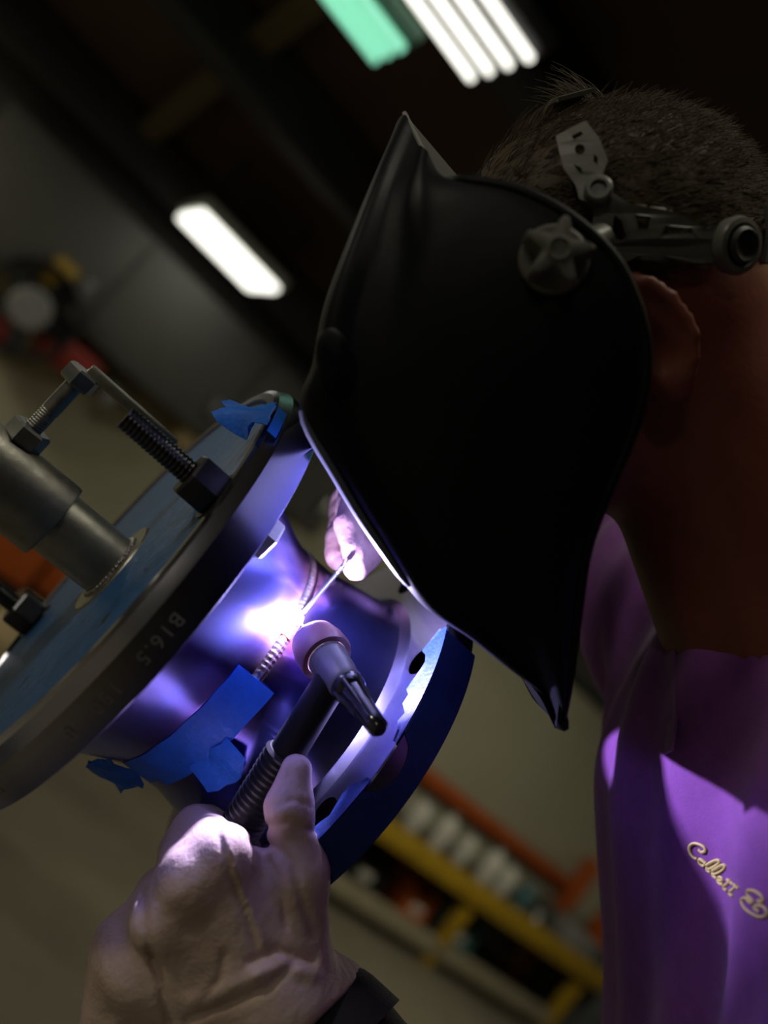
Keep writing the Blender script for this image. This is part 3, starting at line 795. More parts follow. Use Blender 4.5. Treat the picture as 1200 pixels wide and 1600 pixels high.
tx = norm(hd - TAX * (hd @ TAX)); ty = np.cross(TAX, tx)
TM = frame(C2W(TO), DIRW(tx), DIRW(ty), DIRW(TAX))
tor = empty('tig_torch', None, 'black welding torch with a pink ceramic cup, gripped by the glove', 'torch', mw=TM)
tm = lambda n, vf, m, **k: mesh(n, vf[0], vf[1], m, tor, mw=TM, **k)
V, F = lathe([(.0082, .0), (.0105, .0), (.0122, .002), (.0137, .009), (.0140, .0165), (.0132, .0185), (.0105, .0185), (.0098, .015), (.0082, .002)], 48, closed=True)
tm('ceramic_cup', (V, F), CUP)
V, F = lathe([(1e-5, -.0145), (.0012, -.0095), (.0012, .03), (1e-5, .03)], 10); tm('tungsten', (V, F), ROD)
V, F = lathe([(.008, .0165), (.0098, .0165), (.0102, .018), (.0102, .0215), (.0095, .0228), (.0092, .032), (.0084, .036), (.0086, .0395), (.0075, .041), (1e-5, .041)], 40)
tm('insulator_collar', (V, F), INSUL)
V, F = lathe([(.0068, .0405), (.0082, .041), (.0085, .0435), (.0078, .0465), (.0066, .0475), (.0062, .052), (.0056, .056), (.0052, .069), (.0048, .0745), (.0030, .0765), (1e-5, .0768)], 36)
tm('back_cap', (V, F), BAKEL)
# fluted ribs on the back cap
for k in range(6):
    a = k * math.pi / 3
    V, F = tube([(math.cos(a) * r, math.sin(a) * r, z) for r, z in ((.0078, .044), (.0072, .048), (.0062, .054), (.0052, .061))], [.0012, .0013, .0011, .0005], 8)
    tm('rib', (V, F), BAKEL)
# handle in workspace coordinates
def cmesh(name, V, F, m, parent=None, **k): return mesh(name, C2W(np.asarray(V, float)), F, m, parent, **k)
HE = HB + hd * 0.105
a = TH + hd * 0.002
gs = TH + hd * 0.049
V, F = tube([a, a + hd * .004, gs - hd * .002, gs], [.0080, .0086, .0090, .0090], 32); cmesh('torch_neck', V, F, GRIP, tor)
n = 90; P = [gs + (HE - gs) * i / n for i in range(n + 1)]
R = [.0108 + (.0005 if i % 2 else -.0003) for i in range(n + 1)]; R[0] = .0098; R[-1] = .009
V, F = tube(P, R, 32); cmesh('grip', V, F, GRIP, tor, sharp=20)
V, F = tube(spline([HE - hd * .01, HE + hd * .03, HE + hd * .08 + np.array([.02, .06, .0]), HE + hd * .1 + np.array([.02, .25, .03]), HE + np.array([-.1, .55, .05]), HE + np.array([-.35, .85, -.05])], 8), .0075, 14); cmesh('cable', V, F, GRIP, tor)
# filler rod
RT0 = pp(547, 872, 0.536); RT1 = ARC + (RT0 - ARC) / np.linalg.norm(RT0 - ARC) * 0.005
rdir = norm(RT0 - RT1)
RTE = RT0 + norm(pp(600, 818, .625) - RT0) * 0.14
V, F = tube(list(spline([RT1, RT1 + rdir * .03, RT0, RTE], 10)), 0.0013, 12)
prop(cmesh('filler_rod', V, F, ROD), 'thin straight filler rod held by the far glove, tip in the arc', 'filler rod')

# ================================================================== PERSON
FI = math.radians(15); TILT = math.radians(5)
HF = np.array([-math.cos(FI), math.sin(FI), 0]); U_ = np.array([-math.sin(FI), -math.cos(FI), 0]); L_ = np.array([0, 0, -1.])
HU = math.cos(TILT) * U_ + math.sin(TILT) * L_; HL = math.cos(TILT) * L_ - math.sin(TILT) * U_
HC = pp(940, 402, 0.495)                                  # middle of the skull
HR = np.stack([HF, HL, HU])                              # rows: forward, left, up
def h2c(p): return HC + np.asarray(p, float) @ HR
def c2h(X): return (X - HC) @ HR.T
def hp(px, py, Lv):          # point of the plane 'left = Lv' of the head frame seen at a pixel, in head coords
    d = pp(px, py, 1.0); t = (Lv + HC @ HL) / (d @ HL); return c2h(d * t)
SK = np.array([0.0785, 0.064, 0.0665])                     # skull half sizes
EARP = c2h(pp(1012, 524, 0.432))
SHL = np.array([0.250, 0.125, 0.385]); SHR = np.array([0.215, 0.075, 0.70])
ELL = np.array([0.135, 0.425, 0.40]); WRL = pp(492, 1605, 0.485)
ELR = np.array([0.20, 0.0, 0.88]); WRR = pp(640, 800, 0.635)
NECK0 = h2c((-0.026, 0, -0.05)); NECK1 = np.array([0.235, 0.115, 0.525])
HIP = np.array([0.30, 0.62, 0.54])
feet = C2W(HIP); person = empty('person', (feet[0], feet[1], 0), 'person in a purple shirt and black welding helmet bent over the weld', 'person')

def body_sdf(X):
    H = c2h(X); HH = H; H = H / 0.88
    d = ell(H, (0, 0, 0), SK / 0.88)
    d = smin(d, ell(H, (0.045, 0, -0.06), (0.052, 0.06, 0.075)), 0.03)           # face
    d = smin(d, ell(H, (0.070, 0, -0.115), (0.032, 0.04, 0.028)), 0.025)           # chin
    d = smin(d, caps(H, (0.093, 0, -0.02), (0.112, 0, -0.056), 0.008, 0.013), 0.012)   # nose
    for s in (-1, 1):
        d = smin(d, caps(H, (0.086, 0.012 * s, -0.008), (0.076, 0.045 * s, -0.008), 0.010, 0.008), 0.012)   # brow
        d = smax(d, -ell(H, (0.098, 0.031 * s, -0.025), (0.016, 0.016, 0.012)), 0.008)
        d = smin(d, ell(H, (0.078, 0.031 * s, -0.025), (0.013, 0.013, 0.012)), 0.003)    # eye
    d = smin(d, ell(H, (0.100, 0, -0.084), (0.009, 0.022, 0.005)), 0.005)
    d = smin(d, ell(H, (0.098, 0, -0.095), (0.010, 0.019, 0.006)), 0.005)
    d = d * 0.88; H = HH
    d = smin(d, caps(X, NECK0, NECK1, 0.056, 0.064), 0.03)
    # upper chest and shoulders inside the shirt
    Y = X.copy(); Y[:, 2] = (Y[:, 2] - 0.535) * 0.66 + 0.535
    d = smin(d, caps(Y, (0.25, 0.17, 0.535), (0.285, 0.34, 0.535), 0.092, 0.09), 0.04)
    # ears
    for s in (1, -1):
        E = H.copy(); E[:, 1] *= s; E = E - EARP
        ca, sa = math.cos(0.30), math.sin(0.30)
        ef = E[:, 0] * ca + E[:, 2] * sa; eu = -E[:, 0] * sa + E[:, 2] * ca
        ef, eu = E[:, 0] * ca - E[:, 2] * -sa * -1, E[:, 2] * ca + E[:, 0] * sa
        out = E[:, 1] + 0.45 * ef
        Q = np.stack([ef, out, eu], 1)
        disc = ell(Q, (0.002, 0, 0), (0.0165, 0.005, 0.028))
        t = np.arctan2(eu / 0.0255, (ef - 0.0) / 0.0155)
        rr = np.sqrt((ef / 0.0155) ** 2 + (eu / 0.0255) ** 2)
        ring = np.sqrt(((rr - 1) * 0.018) ** 2 + (out - 0.003) ** 2) - 0.0036
        ring = np.where((ef > 0.009) & (eu < 0.0), 0.05, ring)
        lobe = ell(Q, (0.003, 0.001, -0.025), (0.009, 0.005, 0.010))
        e = smin(smin(disc, ring, 0.004), lobe, 0.005)
        e = smax(e, -ell(Q, (0.004, 0.006, -0.004), (0.0095, 0.0065, 0.014)), 0.003)
        e = smin(e, ell(Q, (0.014, -0.006, -0.004), (0.012, 0.012, 0.02)), 0.004)
        d = smin(d, e, 0.004)
    return d
organic('body', body_sdf, (-0.03, -0.235, 0.39), (0.42, 0.40, 0.70), 0.0033, SKIN, person, it=2)

# hair: a close cap plus combed strands
def hairline(H):      # positive above the hairline
    f = H[:, 0]
    lim = np.interp(f, [-0.12, -0.085, -0.045, -0.02, 0.02, 0.055, 0.09, 0.12], [-0.055, -0.055, -0.040, -0.026, -0.026, -0.01, 0.03, 0.06])
    return H[:, 2] - lim
def hair_sdf(X):
    H = c2h(X)
    n = vnoise(H, 260, 3) * 0.0012 + vnoise(H * np.array([0.4, 1, 1]), 520, 5) * 0.0009
    thick = np.interp(H[:, 2], [-0.08, -0.03, 0.03, 0.08], [0.0008, 0.002, 0.004, 0.006])
    d = ell(H, (0, 0, 0), SK) - thick - n
    return smax(d, -hairline(H), 0.004)
hr = organic('hair', hair_sdf, (0.0, -0.245, 0.40), (0.27, 0.02, 0.64), 0.0028, HAIRM, person, it=1)
def strand(V, F, p, d, bend, ln, w, seg=4):
    pts = []; q = p.copy(); v = norm(d)
    for i in range(seg + 1):
        pts.append(q.copy()); q = q + v * ln / seg; v = norm(v + bend / seg)
    n0 = len(V); T = norm(pts[-1] - pts[0]); a = norm(np.cross(T, [0.31, 0.77, 0.55])); b = np.cross(T, a)
    for i, q in enumerate(pts):
        ww = w * (1 - 0.75 * i / seg)
        for k in range(3):
            t = 2.094 * k; V.append(q + ww * (math.cos(t) * a + math.sin(t) * b))
    for i in range(seg):
        for k in range(3):
            j = (k + 1) % 3; F.append((n0 + i * 3 + k, n0 + i * 3 + j, n0 + i * 3 + 3 + j, n0 + i * 3 + 3 + k))
V = []; F = []
cnt = 0
while cnt < 13000:
    v = rng.normal(size=3); v /= np.linalg.norm(v)
    p = v * SK
    if hairline(p[None])[0] < 0.004 or p[0] > 0.075: continue
    cnt += 1
    nr = norm(p / SK ** 2); up = np.interp(p[2], [-0.06, 0.0, 0.06], [0.25, 0.6, 1.0])
    ln = np.interp(p[2], [-0.06, 0.0, 0.04, 0.08], [0.004, 0.007, 0.012, 0.016]) * rng.uniform(.75, 1.25)
    fl_ = np.array([-0.9, 0.1 * rng.normal(), -0.15]) 
    d = nr * (0.30 + 0.25 * rng.random()) + fl_ * (0.85) + rng.normal(size=3) * 0.18
    strand(V, F, p + nr * np.interp(p[2], [-0.06, 0.0, 0.06], [0.001, 0.0025, 0.0045]), d, -nr * 0.55 + rng.normal(size=3) * 0.12, ln, 0.00035)
# the tuft standing up behind the strap
tb = c2h(pp(930, 186, 0.49)); 
for i in range(110):
    p = tb + np.array([rng.normal() * .004, rng.normal() * .006, -0.004])
    d = np.array([0.10 + rng.normal() * .10, rng.normal() * .12, 1.0])
    strand(V, F, p, d, np.array([1.3 + rng.normal() * .4, rng.normal() * .2, -0.55 + rng.normal() * .3]), 0.034 * rng.uniform(.6, 1.2), 0.00032, 7)
for i in range(160):        # short cowlicks along the front
    q = c2h(pp(760 + 90 * rng.random(), 262, 0.495)); f_ = q[0]
    p = np.array([f_, rng.normal() * .02, SK[2] * math.sqrt(max(0.05, 1 - (f_ / SK[0]) ** 2)) + .003])
    strand(V, F, p, np.array([-0.5, rng.normal() * .2, 0.7]), np.array([-0.8, 0, -0.2]) + rng.normal(size=3) * .2, 0.018 * rng.uniform(.6, 1.2), 0.0003, 5)
st = cmesh('hair_strands', np.array([h2c(v) for v in V]), F, HAIRM, person, sharp=None); prop(st, kind='stuff')

# ---- clothes
def torso(X, grow=0.0):
    Y = X.copy(); Y[:, 2] = (Y[:, 2] - 0.545) * 0.76 + 0.545
    d = caps(Y, (0.243, 0.165, 0.545), (0.262, 0.36, 0.545), 0.116 + grow, 0.122 + grow)
    d = smin(d, caps(Y, (0.262, 0.36, 0.545), (0.30, 0.62, 0.545), 0.122 + grow, 0.118 + grow), 0.04)
    return d
def shirt_sdf(X):
    d = torso(X)
    d = smin(d, caps(X, (0.245, 0.15, 0.49), SHL, 0.055, 0.064), 0.05)
    d = smin(d, caps(X, (0.235, 0.12, 0.62), SHR, 0.062, 0.066), 0.05)
    d = smin(d, caps(X, SHL, SHL + (ELL - SHL) * 0.6, 0.066, 0.062), 0.03)
    d = smin(d, caps(X, SHR, SHR + (ELR - SHR) * 0.7, 0.066, 0.06), 0.03)
    d = smin(d, caps(X, (0.248, 0.155, 0.53), (0.228, 0.098, 0.518), 0.084, 0.078), 0.03)      # collar round the neck
    # folds running down the front
    w = 0.0026 * np.sin(X[:, 2] * 120 + X[:, 1] * 16 + 2 * np.sin(X[:, 1] * 13)) + 0.0030 * vnoise(X * np.array([1, .35, 1.]), 55, 11)
    d = d + w
    # neck opening
    hole = np.minimum(caps(X, (0.195, -0.08, 0.51), (0.230, 0.050, 0.516), 0.069), caps(X, (0.16, -0.03, 0.52), (0.19, -0.03, 0.52), 0.09))
    return smax(d, -hole, 0.004)
shirt = organic('shirt', shirt_sdf, (0.05, -0.06, 0.26), (0.48, 0.74, 0.92), 0.0052, SHIRT, person, it=2)
# standing collar edge
pts = [(1030, 889, .545), (1052, 896, .535), (1077, 932, .525), (1054, 962, .515), (1052, 1040, .500), (1056, 1120, .482), (1049, 1172, .468)]
inn = [(1022, 915, .548), (1040, 920, .545), (1046, 940, .540), (1042, 970, .530), (1040, 1045, .512), (1044, 1125, .494), (1036, 1178, .478)]
rows = [[pp(*a) * (1 - j / 4) + pp(*b) * (j / 4) for j in range(5)] for a, b in zip(pts, inn)]
V, F = solidify(np.array(rows).reshape(-1, 3), grid_faces(len(rows), 5), 0.0012)
cmesh('collar', V, F, SHIRT, person)
# printed script on the chest
sv = [v.co.copy() for v in shirt.data.vertices]; sf = [list(p.vertices) for p in shirt.data.polygons]
off = Vector(WM[shirt].translation)
bv = BVHTree.FromPolygons([v + off for v in sv], sf)
strokes = [[(330, 300), (370, 333), (412, 318), (400, 270), (330, 232), (262, 225), (215, 270), (225, 340), (270, 400), (310, 418)],
           [(345, 418), (335, 445), (350, 480), (390, 505), (410, 480), (388, 438), (345, 418), (375, 440), (425, 470)],
           [(425, 500), (500, 455), (570, 432), (592, 455), (540, 505), (462, 545), (435, 530), (440, 562), (480, 585)],
           [(500, 570), (580, 520), (640, 492), (668, 518), (615, 570), (535, 608), (508, 598), (515, 630), (555, 655)],
           [(570, 680), (610, 690), (632, 672), (605, 645), (575, 655), (572, 695), (600, 728), (640, 735)],
           [(735, 680), (700, 720), (650, 762), (655, 795), (690, 808)], [(690, 675), (760, 735)],
           [(815, 745), (775, 790), (720, 832), (725, 865), (765, 880)], [(770, 738), (835, 790)],
           [(1070, 925), (1090, 955), (1130, 940), (1115, 880), (1040, 825), (965, 808), (938, 840), (955, 890), (1010, 945), (975, 965), (930, 915), (885, 910), (868, 950), (905, 1030), (985, 1095), (1080, 1140), (1165, 1130), (1185, 1075), (1130, 1010), (1050, 1000), (1030, 1035), (1085, 1075)]]
mb = MB()
for s in strokes:
    P3 = []
    for (a, b) in spline([np.array(q, float) for q in s], 5):
        d = ray(1050 + a / 8, 1290 + b / 8); hit = bv.ray_cast(Vector(CPOS), Vector(norm(d)))
        if hit[0] is not None: P3.append(np.array(hit[0] - Vector(norm(d)) * 0.0006))
    if len(P3) > 3:
        V, F = tube(P3, 0.00072, 6); mb.add(V, F)
lt = mesh('printed_script', mb.v, mb.f, LETTER, person); prop(lt, 'yellow script lettering')
# sleeves, trousers, boots
def sleeve_sdf(a, b, c, r0_, r1_, r2_):
    def f(X):
        d = smin(caps(X, a, b, r0_, r1_), caps(X, b, c, r1_, r2_), 0.03)
        return d + 0.0014 * vnoise(X, 130, 4)
    return f
organic('sleeve', sleeve_sdf(SHL + (ELL - SHL) * 0.5, ELL, WRL + (WRL - ELL) * 0.02, .055, .050, .034), (-0.10, 0.18, 0.30), (0.26, 0.50, 0.56), 0.004, SLEEVE, person)
organic('sleeve', sleeve_sdf(SHR + (ELR - SHR) * 0.5, ELR, WRR + (ELR - WRR) * 0.12, .055, .050, .032), (-0.02, -0.10, 0.58), (0.30, 0.13, 0.96), 0.005, SLEEVE, person)
DN = -WUP
legs = []
WR_ = norm(np.cross(WUP, [0, 0, 1]))
for s in (-1, 1):
    hipj = HIP + np.array([0.0, 0.0, -0.09 * s]) + DN * 0.02
    zfoot = (CPOS[2] + hipj @ WUP)
    ank = hipj + DN * (zfoot - 0.10) + np.array([0, 0, -0.03 * s]); ank = ank + DN * ((CPOS[2] + ank @ WUP) - 0.10)
    knee = (hipj + ank) / 2 + WR_ * -0.03
    legs.append((hipj, knee, ank))
def trouser_sdf(X):
    d = torso(X, 0.004); d = smax(d, -(X @ np.array([0.1, 1, 0]) - 0.60), 0.01)
    for h_, k_, a_ in legs:
        d = smin(d, smin(caps(X, h_, k_, 0.092, 0.066), caps(X, k_, a_, 0.066, 0.052), 0.03), 0.05)
    return d + 0.003 * vnoise(X, 45, 9)
allp = np.array([q for L in legs for q in L])
organic('trousers', trouser_sdf, np.minimum(allp.min(0) - 0.12, [0.1, 0.55, 0.3]), np.maximum(allp.max(0) + 0.12, [0.46, 0.76, 0.8]), 0.013, DENIM, person)
for h_, k_, a_ in legs:
    aw = C2W(a_); fw_w = DIRW(-WR_); fw_w = norm([fw_w[0], fw_w[1], 0]); sd = np.cross([0, 0, 1], fw_w)
    prof = [(-.08, .045, .12), (-.075, .05, .06), (0, .05, .11), (.08, .048, .085), (.16, .05, .065), (.2, .042, .05)]
    V = []
    for (f_, w_, h2) in [(-.085, .03, .09), (-.07, .042, .125), (-.01, .046, .125), (.05, .046, .095), (.11, .05, .075), (.16, .046, .065), (.195, .028, .05)]:
        for k in range(12):
            t = 2 * math.pi * k / 12; c, s_ = math.cos(t), math.sin(t)
            V.append(aw * np.array([1, 1, 0]) + fw_w * f_ + sd * w_ * c + np.array([0, 0, max(0.0, h2 / 2 + h2 / 2 * np.sign(s_) * abs(s_) ** .6)]))
    F = [(i * 12 + k, i * 12 + (k + 1) % 12, (i + 1) * 12 + (k + 1) % 12, (i + 1) * 12 + k) for i in range(6) for k in range(12)] + [list(range(12))[::-1], [72 + k for k in range(12)]]
    mesh('boot', V, F, BOOT, person)

# ---- the glove on the torch (left hand, back of the hand towards the viewer)
I0, M0, G0, K0 = pp(349, 1336, .453), pp(298, 1378, .448), pp(254, 1442, .452), pp(220, 1522, .461)
WRP = pp(432, 1565, .472)
cm_ = pp(462, 1490, .476)
def glove_sdf(X):
    d = caps(X, WRL, WRP, 0.036, 0.033)
    for q, r in ((I0, .0125), (M0, .0130), (G0, .0130), (K0, .0125)):
        d = smin(d, caps(X, WRP + (q - WRP) * 0.12, q, .021, r), 0.016)
    d = smin(d, caps(X, pp(400, 1500, .482), pp(300, 1400, .476), .024, .020), 0.02)
    # fingers closing round the grip
    side = norm(np.cross(hd, [0, 0, 1])); 
    if side[0] > 0: side = -side
    for q, ln, r in ((I0, .040, .0120), (M0, .043, .0122), (G0, .040, .0118), (K0, .033, .0108)):
        ax = HB + hd * ((q - HB) @ hd + 0.020)          # nearest point of the grip axis
        p1 = ax + side * 0.018 + np.array([0, 0, 0.010])
        p2 = ax + side * 0.012 + np.array([0, 0, 0.026])
        p3 = ax - side * 0.016 + np.array([0, 0, 0.022])
        f = smin(caps(X, q, p1, r * 1.12, r), caps(X, p1, p2, r, r * .95), .004)
        f = smin(f, caps(X, p2, p3, r * .95, r * .85), .004)
        d = smin(d, f, 0.009)
    # thumb along the grip
    t0, t1, t2, t3 = pp(452, 1470, .474), pp(462, 1366, .468), pp(452, 1262, .466), pp(462, 1203, .468)
    th_ = smin(caps(X, t0, t1, .020, .0140), caps(X, t1, t2, .0140, .0112), .012)
    th_ = smin(th_, caps(X, t2, t3, .0112, .0076), .006)
    d = smin(d, th_, 0.010)
    d = smin(d, caps(X, pp(440, 1420, .478), pp(385, 1370, .480), .014, .013), .015)      # web of the thumb
    # slack leather on the little-finger side, flaring to the cuff
    d = smin(d, caps(X, pp(205, 1490, .482), pp(215, 1640, .500), .021, .032), 0.018)
    d = smin(d, caps(X, pp(300, 1500, .480), pp(330, 1650, .495), .026, .034), 0.02)
    # seams: a stitched groove over the index bone and one along the thumb base
    qx = X[:, 0] / X[:, 2] * FPX + 600; qy = X[:, 1] / X[:, 2] * FPX + 800
    front = np.clip((0.478 - X[:, 2]) / 0.008, 0, 1)
    def groove(path, w, dep):
        g = np.full(len(X), 1e9)
        for (ax_, ay_), (bx_, by_) in zip(path[:-1], path[1:]):
            dx, dy = bx_ - ax_, by_ - ay_
            t = np.clip(((qx - ax_) * dx + (qy - ay_) * dy) / (dx * dx + dy * dy), 0, 1)
            g = np.minimum(g, np.hypot(qx - ax_ - t * dx, qy - ay_ - t * dy))
        return dep * np.exp(-(g / w) ** 2) * front
    d = d + groove([(333, 1268), (345, 1310), (362, 1370), (385, 1430), (402, 1480)], 5, .0019)
    d = d - groove([(345, 1300), (356, 1330), (374, 1380), (398, 1440), (412, 1478)], 7, .0010)
    d = d + groove([(396, 1316), (430, 1322), (456, 1345), (470, 1400), (490, 1460)], 6, .0022)
    d = d + groove([(422, 1345), (440, 1400), (448, 1450)], 5, .0016)
    d = d + groove([(392, 1502), (430, 1484), (488, 1502)], 7, .0024)
    d = d - groove([(400, 1525), (440, 1508), (490, 1522)], 12, .0020)
    d = d + groove([(295, 1592), (350, 1572), (420, 1542), (458, 1508)], 7, .0022)
    d = d - groove([(300, 1565), (350, 1548), (410, 1520)], 12, .0016)
    d = d + groove([(222, 1375), (226, 1450), (246, 1520), (266, 1598)], 7, .0026)
    d = d + groove([(418, 1292), (455, 1284), (488, 1300)], 5, .0016)
    d = d + groove([(430, 1258), (460, 1250), (487, 1262)], 4, .0010)
    d = d + groove([(320, 1560), (345, 1530), (350, 1490)], 7, .0016)
    d = d + 0.0006 * vnoise(X * np.array([1, .6, 1]), 150, 21) + 0.0003 * vnoise(X, 520, 22)
    # open cuff end
    cd = norm(ELL - WRL)
    return smax(d, (X - (WRL + cd * 0.000)) @ cd - 0.0, 0.002)
gl = organic('glove', glove_sdf, (-0.175, 0.105, 0.415), (0.02, 0.31, 0.575), 0.0013, GLOVE, person, it=2)
prop(gl, 'tan leather glove closed round the torch grip')
# dark knit cuff coming out of the glove
V, F = tube([WRL - norm(ELL - WRL) * 0.010, WRL + norm(ELL - WRL) * 0.002, WRL + norm(ELL - WRL) * 0.02], [.034, .0375, .040], 40); cmesh('knit_cuff', V, F, SLEEVE, person)

# ---- the glove holding the filler rod (right hand, beyond the joint)
def glove2_sdf(X):
    pk = pp(594, 780, .612)
    d = caps(X, WRR, pk, .031, .024)
    def fin(pts, rs, k=.003):
        g = caps(X, pts[0], pts[1], rs[0], rs[1])
        for i in range(1, len(pts) - 1): g = smin(g, caps(X, pts[i], pts[i + 1], rs[i], rs[i + 1]), k)
        return g
    idx_ = fin([pp(588, 762, .600), pp(553, 772, .572), pp(546, 820, .547), pp(551, 857, .537)], [.012, .0098, .0085, .0072])
    mid_ = fin([pp(582, 752, .612), pp(541, 785, .592), pp(531, 845, .566), pp(528, 872, .556)], [.012, .0098, .0085, .0072])
    rng_ = fin([pp(590, 750, .630), pp(552, 790, .615), pp(542, 845, .590), pp(543, 868, .578)], [.012, .0098, .0085, .0072])
    lit_ = fin([pp(600, 760, .645), pp(572, 800, .635), pp(560, 845, .612), pp(560, 860, .600)], [.011, .009, .008, .007])
    thm = fin([pp(606, 808, .605), pp(586, 838, .574), pp(569, 864, .551), pp(557, 886, .541)], [.014, .0120, .0100, .0080])
    for f in (idx_, mid_, rng_, lit_, thm): d = smin(d, f, 0.004)
    d = d + 0.0008 * vnoise(X, 300, 31) + 0.0006 * vnoise(X, 600, 32)
    return d
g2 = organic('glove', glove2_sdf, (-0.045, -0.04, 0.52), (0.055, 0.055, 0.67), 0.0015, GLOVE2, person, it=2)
prop(g2, 'pale leather glove pinching the filler rod')

# ================================================================== WELDING HELMET
# control rows from brow to bib: (rear rim px, L), (ridge px, L), (front edge px, L)
HROWS = [((690, 287), .060, (657, 226), .036, (632, 178), .014),
         ((722, 281), .078, (640, 300), .066, (588, 270), .050),
         ((800, 293), .090, (628, 400), .080, (541, 385), .070),
         ((880, 330), .098, (606, 500), .087, (508, 480), .078),
         ((955, 395), .102, (598, 575), .090, (492, 565), .081),
         ((995, 470), .104, (612, 650), .091, (474, 640), .082),
         ((1012, 560), .102, (640, 760), .090, (540, 752), .081),
         ((995, 660), .098, (700, 855), .087, (600, 850), .078),
         ((950, 770), .093, (760, 930), .083, (662, 945), .074),
         ((918, 860), .088, (805, 985), .080, (735, 998), .070),
         ((903, 960), .083, (836, 1030), .076, (792, 1043), .066),
         ((890, 1060), .078, (860, 1085), .070, (846, 1086), .060),
         ((876, 1133), .072, (874, 1132), .062, (872, 1131), .050)]
hel = empty('welding_helmet', None, 'matte black welding helmet worn by the person in purple', 'helmet', mw=frame(C2W(HC), DIRW(HF), DIRW(HL), DIRW(HU)))
HM = WM[hel]
ctrl = []
for (a, la, b, lb, c, lc_) in HROWS:
    A, B, Cc = hp(*a, la), hp(*b, lb), hp(*c, lc_)
    mid = (A + B) / 2 + np.array([0, 0.006, 0])
    near = [A, A * .65 + B * .35 + np.array([0, .005, 0]), mid * .5 + B * .5 + np.array([0, .003, 0]), B, B * .55 + Cc * .45 + np.array([0, -.001, 0]), Cc]
    ctr = Cc * np.array([1, 0, 1]) + np.array([0.004, 0, 0.0])
    far = [q * np.array([1, -1, 1]) for q in near[::-1]]
    ctrl.append(near + [ctr] + far)
ctrl = np.array(ctrl)                           # rows x 13 x 3
def resample(A, m):
    return np.array([spline(list(A[:, j]), m) for j in range(A.shape[1])]).transpose(1, 0, 2)
G = resample(ctrl, 6)
G = resample(G.transpose(1, 0, 2), 5).transpose(1, 0, 2)
r_, c_ = G.shape[:2]
V, F = solidify(G.reshape(-1, 3), grid_faces(r_, c_), 0.0028)
nrm0 = np.cross(G[10, 1] - G[10, 0], G[11, 0] - G[10, 0])
if nrm0[1] < 0:
    V, F = solidify(G.reshape(-1, 3), [f[::-1] for f in grid_faces(r_, c_)], 0.0028)
mesh('shell', V, F, HELMETM, hel, mw=HM, sharp=50)
# rolled rim along the shell edge
for side_ in (0, -1):
    V, F = tube(G[:, side_], 0.0022, 8); mesh('rim', V, F, HELMETM, hel, mw=HM)
def shellpt(px, py):
    d = pp(px, py, 1.0); best = None
    P = np.array([h2c(q) for q in G.reshape(-1, 3)]); pr = np.c_[P[:, 0] / P[:, 2] * FPX + 600, P[:, 1] / P[:, 2] * FPX + 800]
    k = np.argmin(np.hypot(pr[:, 0] - px, pr[:, 1] - py) + 1e4 * (G.reshape(-1, 3)[:, 1] < 0.02))
    i, j = divmod(k, c_); i = min(max(i, 1), r_ - 2); j = min(max(j, 1), c_ - 2)
    n = norm(np.cross(G[i, j + 1] - G[i, j - 1], G[i + 1, j] - G[i - 1, j]))
    if n[1] < 0: n = -n
    return G[i, j], n
def on_shell(px, py):
    p, n = shellpt(px, py); x = norm(np.cross([0, 0, 1], n)); y = np.cross(n, x)
    return HM @ frame(p, x, y, n)
# star knob at the pivot
KM = on_shell(872, 398)
kn = mesh('knob_washer', *cyl(.0145, -.001, .0035, 40, .001), KNOBM, hel, mw=KM)
n = 60; V = []; prof = [(0.0, 1.0), (.002, 1.0), (.009, .97), (.0115, .86), (.012, .6)]
for z, s in prof:
    for i in range(n):
        a = 2 * math.pi * i / n; r = (.0078 + .0075 * (0.5 + 0.5 * math.cos(5 * a + .9)) ** 1.6) * s
        V.append((r * math.cos(a), r * math.sin(a), .0035 + z))
F = [(q * n + i, q * n + (i + 1) % n, (q + 1) * n + (i + 1) % n, (q + 1) * n + i) for q in range(len(prof) - 1) for i in range(n)]
F.append([(len(prof) - 1) * n + i for i in range(n)])
sk = mesh('pivot_knob', V, F, KNOBM, hel, mw=KM, sharp=45)
V, F = lathe([(.0052, .0150), (.0052, .0165), (.0042, .0168), (.0028, .0150), (1e-5, .0150)], 24); mesh('screw_boss', V, F, KNOBM, sk, mw=KM)
# oval pad low on the brow and the filter window
PM = on_shell(520, 560)
V, F = cyl(1, 0, 1, 32)
V = [(v[0] * .0085, v[1] * .015, v[2] * .0028) for v in lathe([(1e-5, -0.3), (1, -.3), (1.0, .4), (.82, 1.0), (1e-5, 1.0)], 32)[0]]; F = lathe([(1e-5, -0.3), (1, -.3), (1.0, .4), (.82, 1.0), (1e-5, 1.0)], 32)[1]
mesh('side_pad', V, F, HELMETM, hel, mw=PM)
